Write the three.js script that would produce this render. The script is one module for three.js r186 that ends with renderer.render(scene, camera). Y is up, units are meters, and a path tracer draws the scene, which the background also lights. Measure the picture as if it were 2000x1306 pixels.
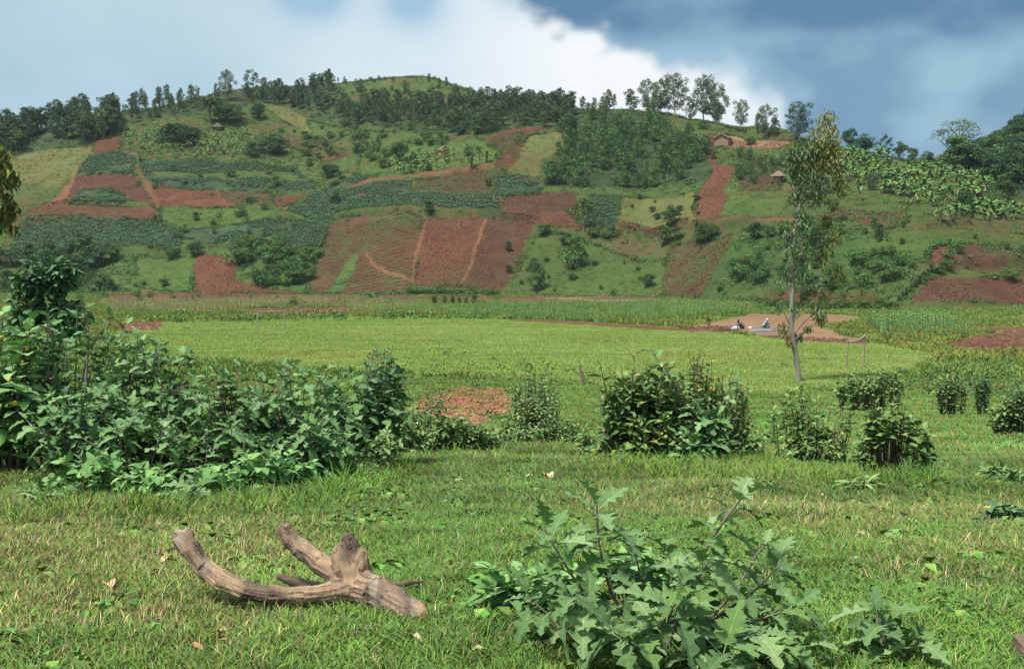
import * as THREE from 'three';

// ---------------------------------------------------------------- camera, sky, sun, exposure
const scene = new THREE.Scene();
const F = 2200, PW = 2000, PH = 1306, EYE = 7.1, PITCH = Math.atan(133 / F);
const camera = new THREE.PerspectiveCamera(2 * Math.atan(653 / F) * 180 / Math.PI, 1024 / 668, 0.1, 6000);
camera.position.set(0, EYE, 0);
camera.rotation.set(-PITCH, 0, 0);
const renderer = new THREE.WebGLRenderer({ antialias: true });
renderer.toneMapping = THREE.LinearToneMapping;
renderer.toneMappingExposure = 2.05;
renderer.shadowMap.enabled = true;

function rng(seed) { let a = seed >>> 0; return () => { a = (a + 0x6d2b79f5) >>> 0; let t = Math.imul(a ^ (a >>> 15), 1 | a); t = (t + Math.imul(t ^ (t >>> 7), 61 | t)) ^ t; return ((t ^ (t >>> 14)) >>> 0) / 4294967296; }; }
const R0 = rng(77), rr = (a, b, r = R0) => a + (b - a) * r(), pick = (l, r = R0) => l[Math.floor(r() * l.length)];
const clamp = (x, a = 0, b = 1) => Math.min(b, Math.max(a, x)), mix = (a, b, t) => a + (b - a) * t;
const sstep = (a, b, x) => { const t = clamp((x - a) / (b - a)); return t * t * (3 - 2 * t); };
function h2(ix, iy) { let n = Math.imul(ix, 374761393) + Math.imul(iy, 668265263) | 0; n = Math.imul(n ^ (n >>> 13), 1274126177); return ((n ^ (n >>> 16)) >>> 0) / 4294967296; }
function vn(x, y) { const ix = Math.floor(x), iy = Math.floor(y); let u = x - ix, v = y - iy; u = u * u * (3 - 2 * u); v = v * v * (3 - 2 * v); return mix(mix(h2(ix, iy), h2(ix + 1, iy), u), mix(h2(ix, iy + 1), h2(ix + 1, iy + 1), u), v); }
function fbm(x, y, o = 4) { let s = 0, a = 0.5, n = 0; for (let i = 0; i < o; i++) { s += a * vn(x, y); n += a; a *= 0.5; x = x * 2.03 + 17.3; y = y * 2.03 + 9.1; } return s / n; }
const lerpTab = (tab, x) => { if (x <= tab[0][0]) return tab[0][1]; for (let i = 1; i < tab.length; i++) if (x <= tab[i][0]) return mix(tab[i - 1][1], tab[i][1], (x - tab[i - 1][0]) / (tab[i][0] - tab[i - 1][0])); return tab[tab.length - 1][1]; };
const smTab = (tab, x) => { if (x <= tab[0][0]) return tab[0][1]; for (let i = 1; i < tab.length; i++) if (x <= tab[i][0]) return mix(tab[i - 1][1], tab[i][1], sstep(0, 1, (x - tab[i - 1][0]) / (tab[i][0] - tab[i - 1][0]))); return tab[tab.length - 1][1]; };

// the sky: bright thin overcast, a white cloud bank over the hill and a blue-grey rain cloud to its right
{
  const W = 2048, H = 1024, data = new Float32Array(W * H * 4), SK = 0.49;
  const edge = [[-6, 22], [-2, 15], [1.3, 12], [4.7, 10.9], [7.0, 9.9], [7.9, 8.6], [9.5, 8.7], [11.5, 8.6], [13.2, 8.0], [14.6, 5.0], [15.6, 0], [16.5, -6]];
  for (let j = 0; j < H; j++) {
    const el = ((j + 0.5) / H - 0.5) * 180, ce = Math.cos(el * Math.PI / 180);
    for (let i = 0; i < W; i++) {
      const lon = ((i + 0.5) / W - 0.5) * 2 * Math.PI;             // direction (cos lon, sin el, sin lon)
      const X = Math.cos(lon) * ce, Z = Math.sin(lon) * ce, az = Math.atan2(X, -Z) * 180 / Math.PI;
      const q = az * 0.9, e2 = el * 1.5;
      const n1 = fbm(q * 0.22 + 40, e2 * 0.22 + 11, 5), n2 = fbm(q * 0.09 + 7, e2 * 0.11 + 61, 4), n3 = fbm(X * 2.2 + 30 + n1 * 0.2, Z * 2.2 + 51, 4), nb = fbm(q * 0.12 + 90, e2 * 0.2 + 8, 4);
      // thin overcast: blue-grey haze turning white
      const white = clamp(sstep(-23, -2, az + (n2 - 0.5) * 14 + (el - 6) * 0.3) * (1 - 0.5 * sstep(40, 100, Math.abs(az))) + sstep(15, 60, el) * 0.35 + (n3 - 0.5) * sstep(14, 40, el) * 0.5 + (n1 - 0.5) * 0.35);
      let c = [mix(0.42, 0.76, white), mix(0.61, 0.86, white), mix(0.72, 0.92, white)];
      const hi = sstep(-3, 4, az) * (1 - sstep(7, 16, az)) * sstep(4, 9, el) * (1 - sstep(13, 20, el));
      c = c.map((x, k) => x + hi * [0.17, 0.11, 0.07][k]);
      // two small grey-blue gaps at the upper edge of the white bank
      const gap = (ga, ge, wa, we) => Math.exp(-(((az - ga) / wa) ** 2 + ((el - ge) / we) ** 2));
      const g = clamp((gap(-10, 13.2, 1.9, 1.3) + gap(-4.9, 12.9, 1.6, 1.2) * 0.9 + gap(0.3, 14, 1.4, 1.2)) * (0.4 + n1) * 1.5);
      c = [mix(c[0], 0.37, g), mix(c[1], 0.57, g), mix(c[2], 0.74, g)];
      // the rain cloud
      const d = el - lerpTab(edge, az) + (n1 - 0.5) * 3.2 + (fbm(q * 0.9, e2 * 0.9 + 4, 6) - 0.5) * 2.2;
      const soft = az < 7.5 ? 0.8 : 1.5;
      let s = sstep(-soft * 0.5, soft, d) * (1 - sstep(45, 75, el)) * (1 - sstep(70, 130, az));
      if (az < -20) s = 0;
      const deep = clamp(0.5 + (nb - 0.5) * 2.0 + (n1 - 0.5) * 1.9 + 0.3 * sstep(9, 13, el) - 0.5 * gap(10, 8.0, 5, 1.3) - 0.45 * sstep(17, 24, az) * (1 - sstep(5, 12, el)) - 0.2 * gap(13.5, 10, 2, 3) - 0.25 * (1 - sstep(0, 6, el)) + 0.25 * gap(5, 12, 5, 1.5));
      const dc = [mix(0.34, 0.115, deep), mix(0.53, 0.24, deep), mix(0.67, 0.395, deep)];
      c = c.map((x, k) => mix(x, dc[k], s));
      const p = (j * W + i) * 4;
      for (let k = 0; k < 3; k++) data[p + k] = c[k] * SK;
      data[p + 3] = 1;
    }
  }
  const t = new THREE.DataTexture(data, W, H, THREE.RGBAFormat, THREE.FloatType);
  t.mapping = THREE.EquirectangularReflectionMapping; t.magFilter = THREE.LinearFilter; t.minFilter = THREE.LinearFilter; t.needsUpdate = true;
  scene.background = t; scene.environment = t;
}
const sun = new THREE.DirectionalLight(new THREE.Color(1, 0.955, 0.87), 2.9);
sun.position.set(-70, 190, 60); sun.target.position.set(0, 0, -120); sun.position.add(sun.target.position);
sun.castShadow = true; sun.shadow.radius = 14; sun.shadow.mapSize.set(4096, 4096);
Object.assign(sun.shadow.camera, { left: -450, right: 450, top: 450, bottom: -450, near: 1, far: 900 });
sun.name = 'sun'; scene.add(sun, sun.target);
scene.fog = new THREE.FogExp2(new THREE.Color(0.72, 0.85, 1.0), 0.00008);

// ---------------------------------------------------------------- naming
const used = new Map();
function numbered(n) { const k = used.get(n) ?? 0; used.set(n, k + 1); return k ? n + '_' + String(k).padStart(3, '0') : n; }
function tag(o, label, category, group, kind) { if (label) o.userData.label = label; if (category) o.userData.category = category; if (group) o.userData.group = group; if (kind) o.userData.kind = kind; return o; }
function shade(o) { o.castShadow = true; o.receiveShadow = true; return o; }
function thing(name, label, category, p, group) { const o = new THREE.Group(); o.name = numbered(name); o.position.copy(p); scene.add(o); return tag(o, label, category, group); }
function part(name, geo, mat, parent, label) { const m = shade(new THREE.Mesh(geo, mat)); m.name = name; parent.add(m); if (label) m.userData.label = label; return m; }
function top(name, geo, mat, label, category, group, kind) { const m = shade(new THREE.Mesh(geo, mat)); m.name = numbered(name); scene.add(m); return tag(m, label, category, group, kind); }

// ---------------------------------------------------------------- rays through the photograph's pixels
const cP = Math.cos(PITCH), sP = Math.sin(PITCH);
function ray(px, py) { const c = (px - PW / 2) / F, v = (PH / 2 - py) / F; return [c, v * cP - sP, cP + v * sP]; }   // x, y, forward
function slopeOf(px, py) { const r = ray(px, py); return [r[0] / r[2], r[1] / r[2]]; }                              // x per metre forward, rise per metre forward
function pixelOf(x, y, d) { const Y = y - EYE, f = d * cP - Y * sP, u = Y * cP + d * sP; return [PW / 2 + F * x / f, PH / 2 - F * u / f]; }

// ---------------------------------------------------------------- terrain: a height for every x and every distance d = -z
const COLS = [
  [-700, 575, 330, 500, 350, 440, 380, 380, 430, 345, 470],
  [0, 570, 312, 490, 345, 400, 385, 300, 450, 268, 500],
  [300, 572, 305, 480, 335, 400, 375, 290, 440, 214, 520],
  [560, 575, 288, 480, 322, 408, 366, 300, 450, 172, 580],
  [800, 576, 280, 425, 315, 370, 350, 260, 440, 153, 580],
  [1000, 577, 278, 430, 312, 370, 340, 250, 420, 206, 500],
  [1250, 580, 262, 455, 295, 370, 330, 280, 385, 218, 450],
  [1450, 590, 222, 455, 255, 370, 295, 290, 350, 246, 410],
  [1600, 596, 206, 430, 250, 370, 275, 320, 310, 280, 350],
  [1800, 604, 186, 450, 225, 400, 255, 350, 285, 320, 320],
  [2000, 600, 195, 470, 225, 420, 255, 390, 280, 366, 310],
  [2700, 600, 195, 500, 225, 450, 255, 420, 280, 400, 310],
];
const KN = COLS.map((c) => {
  const k = [];
  let a = 0;
  for (let i = 0; i < 5; i++) { const [sa, se] = slopeOf(c[0], c[1 + 2 * i]); a = (c[0] - PW / 2) / F; k.push([c[2 + 2 * i], i ? EYE + se * c[2 + 2 * i] : 0.05]); }
  const [cd, ch] = k[4];
  k.push([cd + 45, ch - 4], [cd + 160, ch - 50], [cd + 420, ch * 0.2 - 30]);
  return { a, k };
});
const NA = 561, A0 = -1.4, A1 = 1.4;
const TAB = [];
for (let i = 0; i < NA; i++) {
  const a = mix(A0, A1, i / (NA - 1));
  let s = 0; while (s < KN.length - 2 && a > KN[s + 1].a) s++;
  const t = clamp((a - KN[s].a) / (KN[s + 1].a - KN[s].a)), p1 = KN[s].k, p2 = KN[s + 1].k;
  const lin = (f) => mix(f(p1), f(p2), sstep(0, 1, t) * 0.4 + t * 0.6);
  TAB.push(p1.map((_, j) => [lin((p) => p[j][0]), lin((p) => p[j][1])]));
}
const farHill = (x, d) => (x < 110 || d < 330 ? -99 : (62 + 0.44 * (x - 205) - 0.0035 * Math.max(0, x - 300) ** 2) * Math.exp(-(((d - 500) / 130) ** 2)) + (fbm(x * 0.05, d * 0.05, 3) - 0.5) * 5);
function hillAt(a, d) { const h = hillCore(a, d); return h === null ? null : Math.max(h, farHill(a * d, d)); }
function hillCore(a, d) {
  const fi = clamp((a - A0) / (A1 - A0)) * (NA - 1), i = Math.min(NA - 2, Math.floor(fi)), f = fi - i, A = TAB[i], B = TAB[i + 1];
  const n = A.length, D = (j) => A[j][0] + (B[j][0] - A[j][0]) * f, Hh = (j) => A[j][1] + (B[j][1] - A[j][1]) * f;
  if (d <= D(0)) return null;
  if (d >= D(n - 1)) return Hh(n - 1);
  let j = 0; while (d > D(j + 1)) j++;
  const d0 = D(j), d1 = D(j + 1), y0 = Hh(j), y1 = Hh(j + 1), m = (y1 - y0) / (d1 - d0);
  const sl = (k) => (k < 0 || k > n - 2 ? null : (Hh(k + 1) - Hh(k)) / (D(k + 1) - D(k)));
  const tan = (a1, b1) => (a1 === null ? b1 * 0.8 : b1 === null ? a1 : a1 * b1 <= 0 ? 0 : 2 * a1 * b1 / (a1 + b1));
  const m0 = j === 0 ? m * 0.75 : tan(sl(j - 1), m), m1 = tan(m, sl(j + 1)), w = d1 - d0, t = (d - d0) / w, t2 = t * t, t3 = t2 * t;
  return (2 * t3 - 3 * t2 + 1) * y0 + (t3 - 2 * t2 + t) * w * m0 + (-2 * t3 + 3 * t2) * y1 + (t3 - t2) * w * m1;
}
const STEPS = [];                                                   // earth banks between plots: [x, d] along the bank, height
function stepAt(x, d) {
  let s = 0;
  for (const t of STEPS) {
    if (x < t.x0 || x > t.x1) continue;
    const e = d - lerpTab(t.line, x) + (fbm(x * 0.35, 3.3, 2) - 0.5) * 1.2; if (e < -1 || e > 34) continue;
    s += t.h * sstep(-0.9, 0.3, e) * Math.exp(-Math.max(0, e) / 9) * sstep(0, 3, Math.min(x - t.x0, t.x1 - x));
  }
  return s;
}
const DROP_OPEN = [[0, 1.56], [3, 1.58], [5, 1.66], [8, 1.9], [10, 2.1], [12, 2.3], [15, 2.6], [22, 3.62], [30, 4.62], [40, 5.6], [50, 6.4], [60, 6.95], [70, 7.1]];
const DROP_BANK = [[0, 1.56], [3, 1.58], [5, 1.66], [8, 1.9], [10, 2.1], [12, 2.3], [15, 2.56], [17.5, 2.8], [22, 4.05], [30, 5.3], [45, 6.5], [55, 6.85], [70, 7.1]];
function ground(x, d) {
  const a = x / Math.max(d, 1), px = 1000 + F * a;
  if (d < 70) {
    const w = sstep(1380, 1620, px);
    const drop = mix(lerpTab(DROP_BANK, d), lerpTab(DROP_OPEN, d), w);
    const am = sstep(0, 6, d);
    return EYE - drop + ((fbm(x * 0.9 + 5, d * 0.9, 3) - 0.5) * 0.1 + (fbm(x * 0.25 + 9, d * 0.25, 2) - 0.5) * 0.16 * sstep(4, 14, d)) * am * (1 - sstep(55, 70, d) * 0.6);
  }
  const soft = (fbm(x * 0.11 + 3, d * 0.11, 3) - 0.5) * 0.28;
  const heap = 0.9 * Math.exp(-(((x - 31) / 11) ** 2 + ((d - 147) / 13) ** 2));
  const far = hillAt(a, d);
  if (far === null) return soft * sstep(70, 78, d) + heap + (fbm(x * 0.25 + 9, d * 0.25, 2) - 0.5) * 0.064 * (1 - sstep(70, 78, d));
  const k = sstep(0, 12, far);
  return far + soft + k * ((fbm(x * 0.03 + 50, d * 0.03, 3) - 0.5) * 4.2 + (fbm(x * 0.16 + 8, d * 0.16, 3) - 0.5) * 1.1) + stepAt(x, d);
}
function at(px, py) {                                              // the first ground point that a pixel's ray meets
  for (let tries = 0; tries < 80; tries++, py += 2) {
    const [sa, se] = slopeOf(px, py);
    let d = 2.6, prev = 2.6;
    while (d < 700) {
      if (EYE + se * d < ground(sa * d, d)) {
        let lo = prev, hi = d;
        for (let k = 0; k < 14; k++) { const m = (lo + hi) / 2; if (EYE + se * m < ground(sa * m, m)) hi = m; else lo = m; }
        return new THREE.Vector3(sa * hi, ground(sa * hi, hi), -hi);
      }
      prev = d; d += Math.max(0.12, d * 0.012);
    }
  }
  throw new Error('no ground at ' + px + ', ' + py);
}
const V = (x, y, z) => new THREE.Vector3(x, y, z);
const onGround = (x, z) => V(x, ground(x, -z), z);
function groundNormal(x, z) { const e = Math.max(0.15, -z * 0.003), d = -z; return V(ground(x - e, d) - ground(x + e, d), 2 * e, -(ground(x, d - e) - ground(x, d + e))).normalize(); }

// ---------------------------------------------------------------- what covers the ground
// base colour, colour of the worn or overgrown patches, how much of those
const COVER = {
  soil: [[0.145, 0.062, 0.036], [0.115, 0.068, 0.035], 0.45], soil_dark: [[0.11, 0.053, 0.034], [0.092, 0.06, 0.033], 0.45], soil_pale: [[0.32, 0.2, 0.115], [0.24, 0.14, 0.075], 0.45],
  track: [[0.21, 0.1, 0.055], [0.16, 0.09, 0.045], 0.3], sprout: [[0.125, 0.066, 0.036], [0.085, 0.085, 0.035], 0.5], crop: [[0.062, 0.1, 0.05], [0.1, 0.075, 0.04], 0.3],
  grass_dry: [[0.15, 0.165, 0.055], [0.15, 0.12, 0.05], 0.4], grass_green: [[0.09, 0.145, 0.038], [0.1, 0.115, 0.04], 0.4], scrub: [[0.075, 0.13, 0.04], [0.1, 0.14, 0.045], 0.45],
  mid: [[0.088, 0.128, 0.04], [0.12, 0.09, 0.042], 0.36], wood: [[0.055, 0.085, 0.035], [0.09, 0.095, 0.04], 0.35], pitch: [[0.19, 0.27, 0.065], [0.2, 0.215, 0.075], 0.5],
  valley: [[0.16, 0.235, 0.055], [0.18, 0.17, 0.07], 0.35], bank: [[0.14, 0.215, 0.042], [0.18, 0.16, 0.065], 0.3], rubble: [[0.24, 0.105, 0.055], [0.2, 0.12, 0.06], 0.3], clay: [[0.22, 0.22, 0.22], [0.2, 0.16, 0.13], 0.5],
};
// cover, corners in pixels of the photograph, then (for the plots that get an object of their own) a name and a label
const PLOTS = [
  ['wood', '-700,225 0,225 230,190 248,282 180,284 73,297 23,307 -700,330'], ['wood', '230,190 480,170 480,212 330,226 248,240'], ['wood', '480,150 640,140 660,205 700,250 640,240 560,205 480,200'], ['wood', '620,178 1110,182 1110,262 1060,248 940,272 860,262 720,238 620,215'],
  ['wood', '1090,200 1290,205 1410,320 1390,350 1290,362 1060,365 1064,320 1100,290'], ['wood', '1830,300 2600,280 2600,400 1990,385 1900,340 1830,330'], ['mid', '600,150 700,130 830,130 935,170 905,204 690,198 640,190'],
  ['grass_dry', '500,200 560,208 600,232 690,258 640,285 600,258 540,225'], ['mid', '600,235 860,262 850,300 720,345 640,330'], ['sprout', '555,262 625,268 690,300 640,318 560,285', 'weedy_plot', 'overgrown brown plot right of two round dark trees'], ['grass_green', '700,300 960,270 985,320 960,330 820,350 700,345'],
  ['grass_dry', '-500,305 23,307 73,296 180,284 180,303 146,334 119,364 38,360 -500,355', 'pasture', 'yellow-green sloping pasture below the wood at the far left'],
  ['mid', '-500,362 38,361 119,364 92,399 57,406 38,425 -500,433'], ['soil', '180,276 228,265 240,285 205,300 183,303'], ['track', '176,299 186,304 158,337 141,372 118,397 96,395 128,362 146,332', 'footpath', 'bare red path climbing along the left edge of the terraced plots'],
  ['crop', '150,335 176,303 230,297 262,307 258,337 146,340', 'bean_field', 'small dark green crop plot, uppermost beside the red path on the left'],
  ['soil_dark', '146,340 264,341 283,368 307,403 126,395', 'tilled_plot', 'patchy red plot with a dark crop patch in it'], ['crop', '153,372 214,368 237,380 241,399 142,397'],
  ['soil', '60,408 98,393 127,398 237,404 307,406 310,433 38,429', 'tilled_plot', 'long low red plot directly above the largest dark green field'],
  ['crop', '262,318 406,314 574,326 617,357 613,372 536,368 291,362 276,349', 'bean_field', 'broad dark green stepped field below the banana garden on the left spur'], ['mid', '300,336 560,336 612,352 560,352 300,345'],
  ['soil', '291,364 421,370 448,404 375,403 310,403', 'tilled_plot', 'red-brown plot left of the sprouting plot, under the stepped dark field'], ['sprout', '423,371 529,376 533,400 449,404', 'sprouting_plot', 'small brown-green sprouting plot with red bank on its right, mid left'],
  ['soil', '532,380 609,376 574,395 551,403 536,406'], ['grass_green', '310,406 444,405 551,410 544,426 498,433 314,433'], ['grass_green', '-500,440 15,436 5,492 -500,520'],
  ['crop', '38,433 306,433 333,445 356,464 352,494 15,494', 'bean_field', 'largest dark green crop field, low on the left of the hill'], ['crop', '333,441 498,433 551,426 651,422 628,483 536,472 402,479 360,468', 'bean_field', 'dark field striped with red soil right of the largest green field'],
  ['scrub', '-600,496 264,498 264,560 200,575 -600,575'], ['grass_green', '264,502 375,498 373,571 264,560', 'grass_slope', 'small green grassy slope left of the dotted red plot'],
  ['soil', '383,496 456,502 463,517 456,544 536,563 594,575 373,575 377,521', 'tilled_plot', 'dotted red plot at the hill foot beside the thicket'], ['soil', '191,577 371,569 728,577 728,583 214,588'], ['scrub', '456,490 620,480 600,560 540,566 460,545'],
  ['crop', '560,410 617,374 700,342 719,353 803,353 803,378 968,380 987,383 975,418 650,422 600,425', 'bean_field', 'long dark green field directly above the three bare red-brown plots'],
  ['sprout', '822,345 968,326 987,330 964,376 803,378', 'sprouting_plot', 'brown-green plot with a single dark bush below the gabled hut'], ['track', '673,367 719,350 820,339 975,320 975,325 826,345 722,356 680,369'],
  ['sprout', '669,424 830,421 812,520 803,556 800,573 594,570 625,480 650,430', 'sprouting_plot', 'big brown plot with fine green crop rows and a curved soil bank'], ['scrub', '640,570 680,505 700,490 690,530 665,572'],
  ['soil', '832,425 949,424 918,517 895,560 806,556 817,498', 'tilled_plot', 'middle plot of the three bare red-brown plots at the hill foot'], ['soil_dark', '951,424 1044,433 1025,479 979,569 897,560 920,517', 'tilled_plot', 'darkest bare red-brown plot with two small round bushes at its right edge'],
  ['grass_green', '1044,464 1083,456 1301,502 1297,579 983,575', 'grass_slope', 'bright green grassy slope with dark bushes right of the three red plots'],
  ['sprout', '1308,483 1438,456 1392,533 1369,579 1290,579', 'sprouting_plot', 'pale brown sprouting plot between the bright grassy slope and the scrub'], ['soil_dark', '968,383 1052,376 1125,376 1133,445 1044,437 975,418'],
  ['soil', '1041,410 1106,408 1133,441 1087,445 1040,430', 'tilled_plot', 'small bright red plot left of the yellow-green flat-topped tree'], ['crop', '964,345 1056,345 1052,380 964,380'], ['grass_dry', '1029,265 1121,257 1121,284 1056,314 1056,345 983,345 995,318', 'pasture', 'small yellow-green plot left of the young wood in the middle'],
  ['soil', '941,272 1060,249 1071,253 1029,269 1006,318 987,330 964,322 983,299'], ['sprout', '941,275 1020,258 1000,300 983,299'], ['crop', '1150,380 1210,385 1205,440 1140,440'], ['grass_dry', '1205,383 1360,372 1357,430 1340,440 1209,448', 'pasture', 'flat yellowish plot with a brown lower edge above the earth bank'], ['soil_dark', '1215,430 1350,425 1340,440 1209,448'],
  ['soil', '1396,320 1446,326 1411,376 1422,380 1403,429 1354,429 1357,391', 'tilled_plot', 'steep narrow red plot running down from the mud house'], ['grass_green', '1425,380 1560,385 1520,420 1405,425'], ['track', '1392,431 1518,423 1600,433 1600,440 1518,430 1400,438'], ['soil_pale', '1395,262 1450,270 1560,278 1520,291 1400,288'], ['soil', '1360,268 1398,262 1400,320 1380,318'],
  ['sprout', '1580,425 1640,406 1780,413 1770,435 1735,448 1640,432', 'sprouting_plot', 'brown plot with rows below the banana hillside at the right'], ['sprout', '1440,300 1530,320 1525,372 1445,370'],
  ['grass_green', '1633,285 1700,300 1800,330 1870,342 1945,357 1930,412 1640,405 1600,340', 'banana_slope_ground', 'green ground of the hillside planted with bananas at the right'], ['sprout', '1897,347 1943,356 1940,399 1913,380'],
  ['grass_green', '1733,456 1800,445 2500,452 2500,475 1863,479 1828,479 1798,514 1744,491', 'pasture', 'smooth light green slope below the lowest bananas at the right'], ['soil', '1836,479 1867,479 1844,510 1802,514', 'earth_patch', 'small scraped orange-red patch in the light green slope at the right'], ['sprout', '1867,477 2400,479 2400,517 1851,517'],
  ['soil_dark', '1813,544 1920,540 2300,515 2300,560 1936,590 1775,598', 'tilled_plot', 'large reddish tilled plot at the foot of the far right slope'], ['grass_green', '1930,597 2300,545 2300,610 1930,605'],
  ['scrub', '1370,588 1440,452 1560,432 1640,440 1735,456 1744,491 1798,520 1775,590 1717,580'], ['soil', '1476,577 1537,569 1645,573 1717,585 1717,597 1476,592', 'earth_bank', 'red earth bank behind the row of clipped hedge bushes at the right'], ['soil_pale', '970,581 1180,577 1280,580 1300,586 1280,591 970,590', 'earth_bank', 'low bare tan bank along the foot of the bright grassy slope'], ['soil', '728,577 970,581 970,588 728,584'],
  ['track', '830,424 835,424 826,470 819,490 811,520 806,553 801,553 808,515 818,468', 'earth_bank', 'pale earth strip left of the middle bare red plot'], ['track', '948,424 953,425 944,452 936,470 925,517 900,558 896,556 919,515 932,462', 'earth_bank', 'pale earth strip right of the middle bare red plot'], ['track', '713,494 718,491 737,520 800,543 800,550 733,527', 'earth_bank', 'curved pale earth strip crossing the plot with fine green rows'],
  ['track', '262,322 270,322 312,403 304,403'], ['track', '418,371 424,371 450,405 444,405'],
  // the valley floor
  ['grass_dry', '190,592 700,587 840,596 700,613 220,611', 'stubble_field', 'strip of pale dry maize stubble across the far left of the valley'], ['soil', '470,604 680,600 690,611 500,613'], ['grass_green', '840,600 1000,597 1280,590 1450,598 1505,605 1330,635 1000,622 700,613', 'maize_field', 'strip of green young maize across the middle of the valley'],
  ['pitch', '215,650 330,628 560,624 700,618 1000,624 1340,645 1500,660 1690,668 1830,690 1800,720 1650,750 1500,765 1150,745 700,725 300,695', 'pitch', 'bright green mown football field between the two pole goals'], ['soil_pale', '1345,640 1400,626 1450,617 1530,612 1610,613 1690,620 1650,630 1600,636 1650,655 1690,664 1600,662 1500,657 1400,648', 'bare_ground', 'tan dug-over soil behind the eucalyptus where the people work'],
  ['soil_dark', '1345,638 1440,636 1450,646 1350,649'], ['clay', '1478,640 1500,634 1518,640 1520,648 1480,649'], ['track', '930,622 1100,626 1350,642 1345,648 1090,631'], ['soil_pale', '215,632 320,628 305,645 250,648', 'earth_patch', 'bare brown patch at the left end of the football field'], ['soil_dark', '1480,655 1600,660 1690,664 1690,672 1500,662'], ['valley', '1690,632 1830,625 2300,640 2300,660 1840,668 1720,660'], ['track', '1850,632 2300,655 2300,675 2000,652 1900,645', 'track', 'pale dirt track leaving the valley towards the right edge'],
  ['soil', '1840,672 2000,642 2300,650 2300,690 1905,685', 'tilled_plot', 'flat brown field beside the pale dirt track at the right edge'], ['sprout', '1760,755 1830,715 2300,690 2300,790 1800,768', 'sprouting_plot', 'flat weedy brown plot with seedlings behind the right-hand shrubs'],
  ['rubble', '790,800 840,770 900,757 985,757 1000,800 930,838 850,815', 'earth_patch', 'patch of loose orange-red earth between the shrubs in the middle'],
];
const BANKS = [];
for (const [h, line] of [[2.0, '655,425 830,422 950,423 1044,434'], [2, '1209,449 1340,442 1400,448 1470,446'], [1.8, '285,364 400,368 540,373 612,374'], [1, '38,435 306,436 335,446'], [1.8, '15,495 200,496 352,493 402,481 628,485'], [1.3, '146,341 262,341'], [1.3, '80,405 300,409'],
  [1.3, '1810,448 1900,441 2000,446'], [1.8, '1840,518 2000,516'], [1.5, '970,578 1280,579'], [0.9, '373,576 594,576'], [1.2, '1065,358 1130,352 1240,352'], [0.9, '-20,363 119,365'], [1, '560,262 640,262'], [1.2, '1360,260 1460,262 1560,272'], [0.9, '822,346 970,327'], [1.5, '1476,578 1540,570 1717,586']]) {
  const p = line.split(' ').map((c) => { const [x, y] = c.split(',').map(Number), g = at(x, y); return [g.x, -g.z]; }).sort((a, c) => a[0] - c[0]);
  BANKS.push({ h, line: p, x0: p[0][0] - 2, x1: p[p.length - 1][0] + 2 });
}
STEPS.push(...BANKS);
const plots = PLOTS.map(([cover, corners, name, label], id) => {
  const p = corners.split(' ').map((c) => { const [x, y] = c.split(',').map(Number), g = at(x, y); return [g.x, -g.z]; });
  const xs = p.map((q) => q[0]), ds = p.map((q) => q[1]);
  return { id, cover, name, label, p, x0: Math.min(...xs) - 1, x1: Math.max(...xs) + 1, d0: Math.min(...ds) - 1, d1: Math.max(...ds) + 1 };
});
function inside(p, x, y) { let c = false; for (let i = 0, j = p.length - 1; i < p.length; j = i++) if ((p[i][1] > y) !== (p[j][1] > y) && x < (p[j][0] - p[i][0]) * (y - p[i][1]) / (p[j][1] - p[i][1]) + p[i][0]) c = !c; return c; }
function plotAt(x, d) { for (let i = plots.length - 1; i >= 0; i--) { const q = plots[i]; if (x > q.x0 && x < q.x1 && d > q.d0 && d < q.d1 && inside(q.p, x, d)) return q; } return null; }
function looseCover(x, d) { return d < 66 ? 'bank' : hillAt(x / d, d) === null ? 'valley' : 'mid'; }
function plotNear(x, d) { const w = d < 66 ? 0.5 : d < 175 ? 1.6 : d * 0.0022; return plotAt(x + (fbm(x * 0.5, d * 0.5 + 7, 2) - 0.5) * 2 * w, d + (fbm(x * 0.5 + 31, d * 0.5, 2) - 0.5) * 3 * w); }
function coverColor(cover, x, d) {
  const [c, e, share] = COVER[cover], far = d > 66;
  const n1 = far ? fbm(x * 0.06 + 12, d * 0.07, 4) : fbm(x * 0.35 + 12, d * 0.35, 4), n2 = far ? fbm(x * 0.35 + 77, d * 0.35, 3) : fbm(x * 2.4 + 77, d * 2.4, 3), n3 = fbm(x * 0.02 + 5, d * 0.02 + 44, 3);
  const k = sstep(0.62 - share * 0.45, 0.86 - share * 0.4, n1 * 0.55 + n2 * 0.45), b = (0.72 + 0.56 * n2) * (0.82 + 0.36 * n3);
  return [0, 1, 2].map((j) => mix(c[j], e[j], k) * b);
}

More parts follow.
